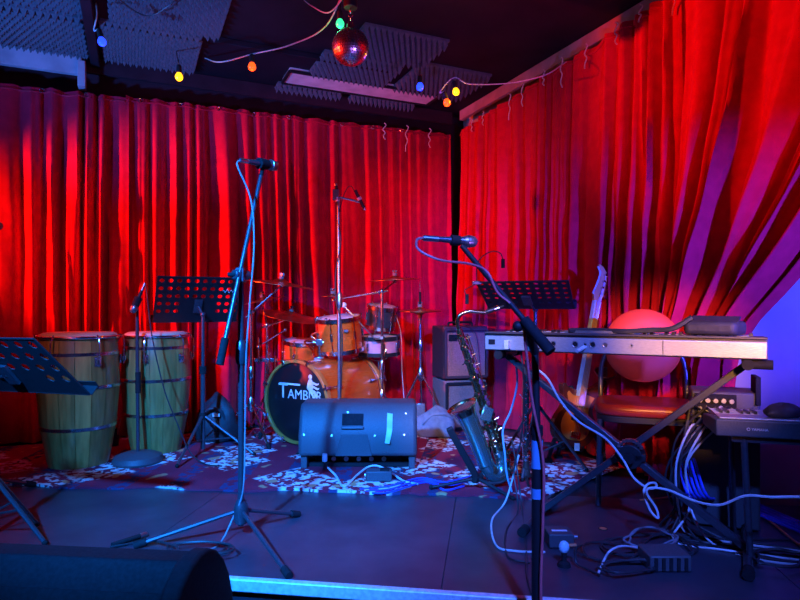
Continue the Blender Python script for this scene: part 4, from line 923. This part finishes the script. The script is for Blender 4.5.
for k in range(4):
    y = GL-.155+k*.042; tn = obj('tuner', Geo().cyl(Fg@V(.012+.004*k, y, .026), Fg@V(.012+.004*k, y, .045), .008, 10), 'chrome', he)
    obj('tuner_key', Geo().tube([Fg@V(.04, y, .014), Fg@V(.066, y, .012)], .004, 6).box((.072, y, .012), (.016, .022, .006), Fg), 'chrome', t)
for k in range(4): obj('string', Geo().tube([Fg@V(-.018+.012*k, .07, .036), Fg@V(-.012+.008*k, GL-.2, .046), Fg@V(.012+.004*k, GL-.155+k*.042, .042)], .0012, 4), 'steel', t)
obj('bridge', Geo().box((0, .07, .027), (.075, .04, .014), Fg), 'chrome', t, bevel=.002)
obj('pickup', Geo().box((0, .17, .026), (.09, .035, .012), Fg), 'ebony', t, bevel=.003)
for x, y in ((.075, .09), (.085, .13)): obj('control_knob', Geo().cyl(Fg@V(x, y, .02), Fg@V(x, y, .036), .01, 10), 'chrome', t)
t = thing('guitar_stand', 'black A-frame guitar stand under the bass guitar', 'instrument stand', V(gb.x, gb.y, .01))
ap = P(571, 386, 3.70)
for e, nm in ((G(548, 462, .01), 'leg'), (G(606, 461, .01), 'leg'), (V(.99, 3.76, .01), 'leg')):
    lg = obj(nm, Geo().bar(ap+V(0, .0, 0), V(e.x, e.y, .024), .022, .018), 'blk', t, bevel=.003); obj('rubber_foot', Geo().box((e.x, e.y, .021), (.05, .035, .022)), 'rubber', lg, bevel=.004)
for s_ in (-1, 1):
    q = Fg@V(s_*.07, -.012, -.03); obj('support_arm', Geo().tube([V(q.x, q.y+.04, q.z), q, Fg@V(s_*.07, -.014, .03), Fg@V(s_*.07, .012, .036)], .008, 8), 'rubber', t)
obj('cross_bar', Geo().bar(Fg@V(-.11, -.012, -.045), Fg@V(.11, -.012, -.045), .018, .018), 'blk', t)
obj('price_tag', Geo().box(P(577, 447, 3.50), (.03, .004, .045)), 'white', t)
cp_ = Fg@V(.185, .44, .0)
t = thing('metal_cup', 'grey bowl-shaped cup hung on the bass guitar horn', 'cup', cp_)
obj('bowl', Geo().lathe([(0, -.035), (.03, -.032), (.052, -.012), (.062, .006), (.060, .008), (.048, -.008), (.028, -.026), (0, -.029)], frame(cp_+V(0, -.0, .035), (.05, -.45, .9)), 24), 'grey', t)
obj('rim', Geo().ring(.062, .004, frame(cp_+V(0, 0, .035), (.05, -.45, .9))@Matrix.Translation((0, 0, .007)), 28, 6), 'steel', t)

# ------------------------------------------------------------------ main keyboard on X stand
kl, kr_ = P(485, 343.5, 2.69), P(768, 347.5, 2.16); kl.z = kr_.z = 0
kk = (kr_-kl).normalized(); kp_ = V(-kk.y, kk.x, 0); KL = (kr_-kl).length; KD = .27
Z0, Z1 = .760, .838
FK = Matrix(((kk.x, kp_.x, 0, kl.x), (kk.y, kp_.y, 0, kl.y), (0, 0, 1, 0), (0, 0, 0, 1)))      # x along, y away from the audience
t = thing('stage_keyboard', 'long silver-grey keyboard seen from behind on X-shaped stand', 'keyboard', V(kl.x+.5*kk.x*KL, kl.y+.5*kk.y*KL, Z0))
obj('body', Geo().box((KL/2, KD/2+.004, (Z0+Z1)/2), (KL, KD-.008, Z1-Z0), FK), 'kbtop', t, bevel=.006)
bp_ = obj('back_panel', Geo().box((KL/2, 0.0, (Z0+Z1)/2-.003), (KL-.004, .012, Z1-Z0-.016), FK), 'kbgrey', t, bevel=.003)
obj('lid_edge', Geo().box((KL/2, .03, Z1+.002), (KL, .07, .008), FK), 'kbtop', t, bevel=.002)
g = Geo(); nk = 36
for k in range(nk): g.box((.05+(k+.5)*(KL-.1)/nk, KD-.07, Z1-.004), ((KL-.1)/nk-.0015, .135, .016), FK)
stuff(obj('white_keys', g, 'white', t))
g = Geo()
for k in range(nk):
    if k % 7 not in (2, 6): g.box((.05+(k+1)*(KL-.1)/nk, KD-.10, Z1+.008), (.012, .08, .012), FK)
stuff(obj('black_keys', g, 'ebony', t))
for x, r_, mm_ in ((.40, .011, 'panel'), (.44, .006, 'panel'), (.47, .011, 'panel'), (.52, .008, 'steel'), (.31, .009, 'panel'), (.62, .004, 'panel')):
    so = obj('socket', Geo().cyl(FK@V(x, -.004, .80), FK@V(x, -.010, .80), r_, 14), mm_, bp_); obj('socket_ring', Geo().ring(r_, .0018, frame(FK@V(x, -.010, .80), -kp_), 14, 5), 'steel', bp_)
obj('power_inlet', Geo().box((.035, -.007, .80), (.03, .006, .022), FK), 'panel', bp_, bevel=.001)
obj('jack_plug', Geo().box((.11, -.02, .79), (.022, .03, .04), FK), 'white', bp_, bevel=.004)
obj('jack_plug', Geo().tube([FK@V(.20, -.006, .80), FK@V(.215, -.05, .795), FK@V(.26, -.05, .775)], .008, 8), 'rubber', bp_)
obj('jack_plug', Geo().tube([FK@V(.44, -.006, .79), FK@V(.42, -.06, .775)], .008, 8), 'white', bp_)
obj('panel_seam', Geo().box((.735, -.006, .797), (.002, .004, .055), FK), 'panel', bp_)
# X stand
def S(s, o, z): return FK@V(s, o, z)
t = thing('keyboard_stand', 'black X-shaped keyboard stand under the silver-grey keyboard', 'keyboard stand', S(KL/2, .13, 0))
A0, A1 = S(.06, .115, .735), S(1.02, .115, .03); B0_, B1_ = S(.21, .15, .03), S(1.02, .15, .735)
obj('cross_bar', Geo().bar(A0, A1, .036, .026, kp_), 'satin', t, bevel=.003)
obj('cross_bar', Geo().bar(B0_, B1_, .036, .026, kp_), 'satin', t, bevel=.003)
hx = S(.60, .13, .335)
hu = obj('hub', Geo().cyl(hx-kp_*.045, hx+kp_*.045, .05, 24).box((0, .0, .0), (.12, .03, .03), frame(hx-kp_*.03, -kp_)), 'blk', t, bevel=.004)
obj('lock_knob', Geo().cyl(hx-kp_*.075, hx-kp_*.045, .022, 14), 'rubber', hu)
g = Geo()
for k in range(9): a = PI*.15+k*PI*.7/8; g.box((.048*math.cos(a), .048*math.sin(a)+.02, 0), (.012, .012, .02), frame(hx-kp_*.03, -kp_, kk))
obj('ratchet_plate', g, 'steel', hu)
for s_, z, nm in ((.06, .742, 'support_rail'), (1.02, .742, 'support_rail'), (.21, .022, 'foot_rail'), (1.02, .022, 'foot_rail')):
    o0, o1 = (.03, .26) if nm == 'support_rail' else (-.10, .36)
    ra = obj(nm, Geo().tube([S(s_, o0, z), S(s_, o1, z)], .016, 10), 'satin', t)
    for o_ in (o0, o1): obj('rubber_cap', Geo().cyl(S(s_, o_-.025, z), S(s_, o_+.025, z), .0205, 14), 'rubber', ra)
obj('peg', Geo().cyl(S(1.00, .04, .742), S(1.10, .04, .742), .018, 12), 'rubber', t)
# black strap and pouch lying on the keyboard
t = thing('black_pouch', 'black padded pouch lying on top of the silver-grey keyboard', 'pouch', S(.93, .12, Z1+.015))
def slab(pts, z0, z1): return Geo().prism(pts, z0, z1, FK)
obj('body', slab([(.80, .10), (.98, .08), (1.02, .14), (1.0, .24), (.84, .24), (.80, .17)], Z1+.006, Z1+.062), 'nylon', t, bevel=.018, seg=3)
obj('flap', Geo().prism([(-.09, -.02), (.09, -.03), (.10, .03), (-.07, .035)], -.004, .004, frame(S(.90, .13, Z1+.066), kp_*-.4+V(0, 0, 1), kk)), 'nylon', t, bevel=.003)
cable('shoulder_strap', 'flat black strap lying along the keyboard top', [S(.36, .05, Z1+.016), S(.45, .10, Z1+.017), S(.58, .06, Z1+.016), S(.68, .10, Z1+.022), S(.76, .09, Z1+.03), S(.83, .10, Z1+.075)], .011, 'nylon', 'strap')
t = thing('music_folder', 'thin dark folder lying on the keyboard near the bass neck', 'folder', S(.42, .12, Z1+.006))
obj('cover', slab([(.34, .06), (.62, .07), (.60, .2), (.36, .2)], Z1+.0065, Z1+.014), 'kbtop', t, bevel=.002); obj('spine', slab([(.34, .055), (.62, .065), (.62, .07), (.34, .06)], Z1+.0065, Z1+.017), 'steel', t)

# ------------------------------------------------------------------ red round-backed chair
cf, cb = V(1.155, 2.79, 0), V(1.268, 3.13, 0); cy_ = (cb-cf).normalized(); cx_ = V(cy_.y, -cy_.x, 0)
FCh = Matrix(((cx_.x, cy_.x, 0, cf.x), (cx_.y, cy_.y, 0, cf.y), (0, 0, 1, 0), (0, 0, 0, 1)))
t = thing('chair', 'black-framed chair with round red back and maroon seat', 'chair', FCh@V(0, .18, 0))
sp_ = []
for k in range(40):
    a = 2*PI*k/40; ex = .45; c_, s_ = math.cos(a), math.sin(a)
    sp_.append((.238*math.copysign(abs(c_)**ex, c_), .19+.19*math.copysign(abs(s_)**ex, s_)))
obj('seat', Geo().prism(sp_, .435, .49, FCh), 'seat', t, bevel=.022, seg=4)
obj('seat_pan', Geo().prism([(x*.97, .19+(y-.19)*.97) for x, y in sp_], .405, .436, FCh), 'blk', t, bevel=.004)
bk = FCh@V(0, .375, .755); tilt = (cy_*-1+V(0, 0, .10)).normalized()
obj('backrest', Geo().lathe([(0, .022), (.12, .018), (.175, .004), (.192, -.014), (.193, -.026), (.18, -.034), (0, -.036)], frame(bk, tilt), 48), 'red', t)
for s_ in (-1, 1):
    obj('leg', Geo().tube([FCh@V(s_*.215, .03, .415), FCh@V(s_*.222, .01, .006)], .012, 10), 'satin', t)
    obj('leg', Geo().tube([FCh@V(s_*.20, .35, .415), FCh@V(s_*.215, .40, .006)], .012, 10), 'satin', t)
    obj('back_post', Geo().tube(spline([FCh@V(s_*.205, .33, .41), FCh@V(s_*.21, .37, .50), FCh@V(s_*.205, .39, .64), FCh@V(s_*.17, .405, .74)], 6), .012, 10), 'satin', t)
for s_ in (-1, 1): obj('side_stretcher', Geo().tube([FCh@V(s_*.219, .022, .25), FCh@V(s_*.21, .38, .25)], .008, 8), 'satin', t)

# ------------------------------------------------------------------ second keyboard, rack and cables at right
yl = P(716, 420, 2.25); yk = V(.96, -.28, 0).normalized(); yp = V(-yk.y, yk.x, 0); YL, YD = .74, .25
FY = Matrix(((yk.x, yp.x, 0, yl.x), (yk.y, yp.y, 0, yl.y), (0, 0, 1, 0), (0, 0, 0, 1)))
t = thing('small_keyboard', 'small black keyboard with white lettering beside the pale wall', 'keyboard', FY@V(YL/2, .12, .47))
obj('case', Geo().prism([(0, .47), (YD, .47), (YD, .515), (.10, .53), (0, .535)], 0, YL, Matrix(((yp.x, 0, yk.x, yl.x), (yp.y, 0, yk.y, yl.y), (0, 1, 0, 0), (0, 0, 0, 1)))), 'plastic', t, bevel=.006)
obj('control_panel', Geo().box((YL/2, .06, .537), (YL-.03, .09, .006), FY), 'kbgrey', t, bevel=.002)
g = Geo(); nk = 29
for k in range(nk): g.box((.02+(k+.5)*(YL-.04)/nk, YD-.07, .53), ((YL-.04)/nk-.0015, .12, .016), FY)
stuff(obj('white_keys', g, 'white', t)); g = Geo()
for k in range(nk):
    if k % 7 not in (2, 6): g.box((.02+(k+1)*(YL-.04)/nk, YD-.09, .542), (.011, .07, .012), FY)
stuff(obj('black_keys', g, 'ebony', t))
obj('lettering', text_geo('YAMAHA', .0135, frame(FY@V(.118, -.0015, .497), -yp, yk), .0008), 'ink', t)
obj('emblem', Geo().ring(.005, .001, frame(FY@V(.108, -.002, .5015), -yp, yk), 16, 4), 'ink', t)
t = thing('small_keyboard_stand', 'thin-legged black stand carrying the small keyboard', 'keyboard stand', FY@V(YL/2, .12, 0))
for x, y in ((.10, .03), (.10, .22), (.62, .03), (.62, .22)):
    lg = obj('leg', Geo().tube([FY@V(x, y, .468), FY@V(x+(.015 if x < .3 else -.015), y+(-.03 if y < .1 else .03), .008)], .012, 10), 'satin', t)
    obj('rubber_foot', Geo().ball(FY@V(x+(.015 if x < .3 else -.015), y+(-.03 if y < .1 else .03), .016), .015, 10), 'rubber', lg)
obj('top_rail', Geo().bar(FY@V(.06, .03, .458), FY@V(.68, .03, .458), .02, .018), 'satin', t); obj('top_rail', Geo().bar(FY@V(.06, .22, .458), FY@V(.68, .22, .458), .02, .018), 'satin', t)
q = FY@V(.20, .10, .545)
t = lump('black_cloth', 'crumpled black cloth on top of the small keyboard', 'cloth', FY@V(.24, .07, .541), (.07, .035, .032), 'nylon', 21)
obj('corner', Geo().ball(FY@V(.27, .07, .565), .018, 10, (1.3, .8, 1)), 'nylon', t)
# rack
rc = V(1.43, 2.66, 0)
t = thing('mixer_rack', 'black mixer box bristling with plugged cables behind small keyboard', 'mixer', rc)
FRk = Matrix(((.93, .37, 0, rc.x), (-.37, .93, 0, rc.y), (0, 0, 1, 0), (0, 0, 0, 1)))
obj('case', Geo().box((0, .0, .30), (.26, .20, .58), FRk), 'plastic', t, bevel=.008)
fp = obj('jack_panel', Geo().box((-.04, -.104, .50), (.16, .012, .16), FRk), 'panel', t)
for i in range(5):
    for j in range(4):
        obj('jack', Geo().cyl(FRk@V(-.10+.03*i, -.11, .44+.038*j), FRk@V(-.10+.03*i, -.128, .44+.038*j), .010, 8), 'steel', fp)
obj('side_ear', Geo().box((.12, -.05, .60), (.02, .12, .12), FRk), 'panel', t, bevel=.003)
rn = random.Random(12)
for i in range(12):
    a = FRk@V(-.10+.03*(i % 5), -.128, .44+.038*(i//4)); e = V(1.10+rn.uniform(0, .22), 2.50+rn.uniform(-.12, .08), .006)
    m1 = a+V(-.05-rn.random()*.03, -.06, .01); m2 = V(1.16+rn.uniform(-.03, .06), 2.52+rn.uniform(-.04, .03), rn.uniform(.25, .4))
    cable('patch_cable', ('dark patch cable drooping from the mixer rack to the deck' if i % 4 else 'white patch cable drooping among dark ones from the mixer rack'), [a, m1, m2, V(m2.x+.01, m2.y, .12), e, e+V(.15, -.05-rn.random()*.2, 0), e+V(.35+rn.random()*.2, -.1-rn.random()*.2, 0)], .0045, 'blackc' if i % 4 else 'whitec', group='patch cables at the rack', k=6)
for i in range(5):
    o_ = i*.018
    cable('stage_cable', 'bright blue cable curving across deck under small keyboard', [V(1.20+o_, 2.60, .30), V(1.23+o_, 2.52, .15), G(722+i*3, 478+i*2, .03), G(735+i*2, 492+i*2.5, .01+.004*i), G(760, 505+i*2.5, .01+.002*i), G(800, 522+i*2.5, .01)], .006, 'bluec', group='blue cables under the small keyboard')
cable('stage_cable', 'orange cable curving over the deck beside the blue cables', [V(1.18, 2.58, .25), G(727, 487, .03), G(745, 502, .01), G(765, 517, .01), G(800, 545, .01), G(830, 560, .01)], .005, 'orangec')
cable('stage_cable', 'pale orange cable running from the chair to the rack', [G(640, 500, .006), G(690, 496, .006), G(705, 505, .006), G(730, 510, .006), G(760, 515, .008)], .004, 'orangec')
# white cable draped across the X stand
cable('audio_cable', 'white cable draped from keyboard over the stand and floor loop', [P(536, 368, 2.60), P(548, 379, 2.56), P(560, 400, 2.54), P(578, 421, 2.52), P(605, 438, 2.50), P(622, 458, 2.46), P(634, 478, 2.42), P(648, 488, 2.38), P(656, 487, 2.37), P(655, 483, 2.37), P(648, 484, 2.36), P(644, 492, 2.35), P(650, 510, 2.34), P(658, 518, 2.33), P(656, 508, 2.33), P(647, 494, 2.32), P(650, 488, 2.31), P(668, 490, 2.28), P(695, 501, 2.2), P(720, 505, 2.12), P(745, 496, 2.05), P(770, 497, 2.0), P(820, 500, 1.95), P(900, 530, 1.9)], .0048, 'whitec', k=6)
# cables dropping past the black boom stand
cable('stage_cable', 'dark cable dropping beside the clarinet to the deck', [P(521, 352, 2.66), P(523, 370, 2.66), P(524, 400, 2.75), P(521, 440, 2.85), P(514, 470, 2.9), G(518, 510, .01), G(506, 530, .006), G(508, 556, .006), G(530, 563, .006)], .004, 'blackc')
cable('stage_cable', 'grey cable looping over the deck before the saxophone', [P(519, 455, 2.95), G(506, 500, .02), G(492, 520, .006), G(496, 545, .006), G(515, 551, .006), G(545, 552, .006)], .0045, 'whitec')
cable('stage_cable', 'dark cable running down to the keyboard stand foot', [P(512, 440, 3.0), P(517, 470, 2.9), G(522, 508, .01), G(526, 545, .006), G(527, 575, .006), G(532, 594, .006)], .004, 'blackc')
# tangles on the deck at right
rn = random.Random(31)
for i, (px, py, rx, ry) in enumerate(((640, 545, 34, 12), (610, 552, 30, 10), (665, 548, 28, 12), (628, 566, 26, 7), (780, 558, 26, 9), (650, 538, 24, 9))):
    pts = []
    for k in range(22):
        a = k*.62+i; pts.append(G(px+rx*math.cos(a)*(1+.2*math.sin(k*1.7+i)), py+ry*math.sin(a)*(1+.25*math.cos(k*1.3)), .006+.0025*(k % 5)+.004*i))
    cable('cable_tangle', ('black cable tangled on deck under the keyboard stand', 'black cable coiled on deck beneath the small keyboard')[px > 700], pts, .0042, 'blackc' if i != 5 else 'greycloth', group='cables tangled under the keyboards' if px < 700 else None, k=5)
cable('stage_cable', 'pale stiff cable end standing out of the floor tangle', [G(598, 574, .01), P(604, 560, 2.2), P(610, 551, 2.2), P(622, 546, 2.25), G(640, 548, .02)], .004, 'whitec')
c = G(562, 549); t = thing('effects_pedal', 'small black box with a white printed line on the deck', 'pedal', c)
obj('case', Geo().box(c+V(0, .05, .03), (.10, .10, .055)), 'plastic', t, bevel=.005); obj('top_print', Geo().box(c+V(0, .04, .0585), (.06, .012, .002)), 'ink', t); obj('side_jack', Geo().cyl(c+V(.05, .05, .03), c+V(.075, .05, .03), .009, 8), 'steel', t)
c = G(564, 566); t = thing('jack_adapter', 'upright jack adapter with pale blue top beside black box', 'adapter', c)
obj('base', Geo().lathe([(0, 0), (.025, 0), (.022, .012), (.010, .02), (.010, .05), (0, .05)], Matrix.Translation(c), 14), 'rubber', t)
obj('head', Geo().ball(c+V(0, 0, .07), .02, 12, (1, .7, 1.2)), 'pick', t); obj('side_plug', Geo().cyl(c+V(.015, 0, .075), c+V(.045, 0, .078), .006, 8), 'orangec', t)
cable('stage_cable', 'dark cable leading from the jack adapter to the tangle', [c+V(.045, 0, .078), G(576, 562, .02), G(590, 570, .01), G(600, 575, .01)], .004, 'blackc')
c = G(667, 574); t = thing('power_supply', 'dark ridged power supply block among the floor cables', 'adapter', c)
obj('case', Geo().box(c+V(.02, .07, .03), (.15, .12, .058)), 'plastic', t, bevel=.006)
for k in range(5): obj('rib', Geo().box(c+V(-.035+.027*k, .009, .03), (.012, .008, .045)), 'rubber', t)
c = G(603, 529); t = thing('deck_mark', 'small round dark hole cover on the deck under the chair', 'cover', c); obj('disc', Geo().lathe([(0, .003), (.016, .003), (.018, .001), (.018, 0)], Matrix.Translation(c), 18), 'orangec', t); obj('rim', Geo().ring(.018, .002, Matrix.Translation(c+V(0, 0, .002)), 20, 5), 'blk', t)

# ------------------------------------------------------------------ wedges in front of the stage
def front_wedge(label, x0, x1, y0, y1, ztop, rot=0, side_round=True):
    z0 = -STAGE_T; xm = (x0+x1)/2; t = thing('stage_monitor', label, 'speaker', V(xm, y0, z0)); R_ = Matrix.Translation((xm, y0, 0))@Matrix.Rotation(rot, 4, 'Z')
    w2 = (x1-x0)/2; dp = y1-y0; h = ztop-z0
    MMx = R_@Matrix(((0, 0, 1, 0), (1, 0, 0, 0), (0, 1, 0, z0), (0, 0, 0, 1)))
    pf_ = [(0, 0), (.0, .12), (dp*.30, h*.86), (dp*.42, h), (dp*.62, h*.98), (dp*.92, h*.6), (dp, .1), (dp, 0)]
    obj('cabinet', Geo().prism(pf_, -w2+.05, w2-.05, MMx), 'panel', t, bevel=.006)
    for s_ in (-1, 1):
        pc = [(0, 0), (-.01, .10)]+[(dp*.5+dp*.52*math.cos(a), .12+(h-.11)*math.sin(a)) for a in [PI-.15-i*(PI-.3)/12 for i in range(13)]]+[(dp+.0, 0)]
        obj('side_cheek', Geo().prism(pc, s_*(w2-.03)-.028, s_*(w2-.03)+.028, MMx), 'panel', t, bevel=.012, seg=3)
    g = Geo(); a, b = R_@V(0, -.004, z0+.13), R_@V(0, dp*.30-.004, z0+h*.86)
    obj('grille', Geo().bar(a, b, 2*w2-.12, .01, R_.to_3x3()@V(1, 0, 0)), 'panel', t, bevel=.003)
    return t
front_wedge('large black wedge monitor in front of the stage, below congas', -1.70, -.58, 1.52, 2.00, .245, -.10)
front_wedge('low black wedge monitor in front of the stage, below keyboard', .50, 1.12, 1.42, 1.80, .10, -.16)
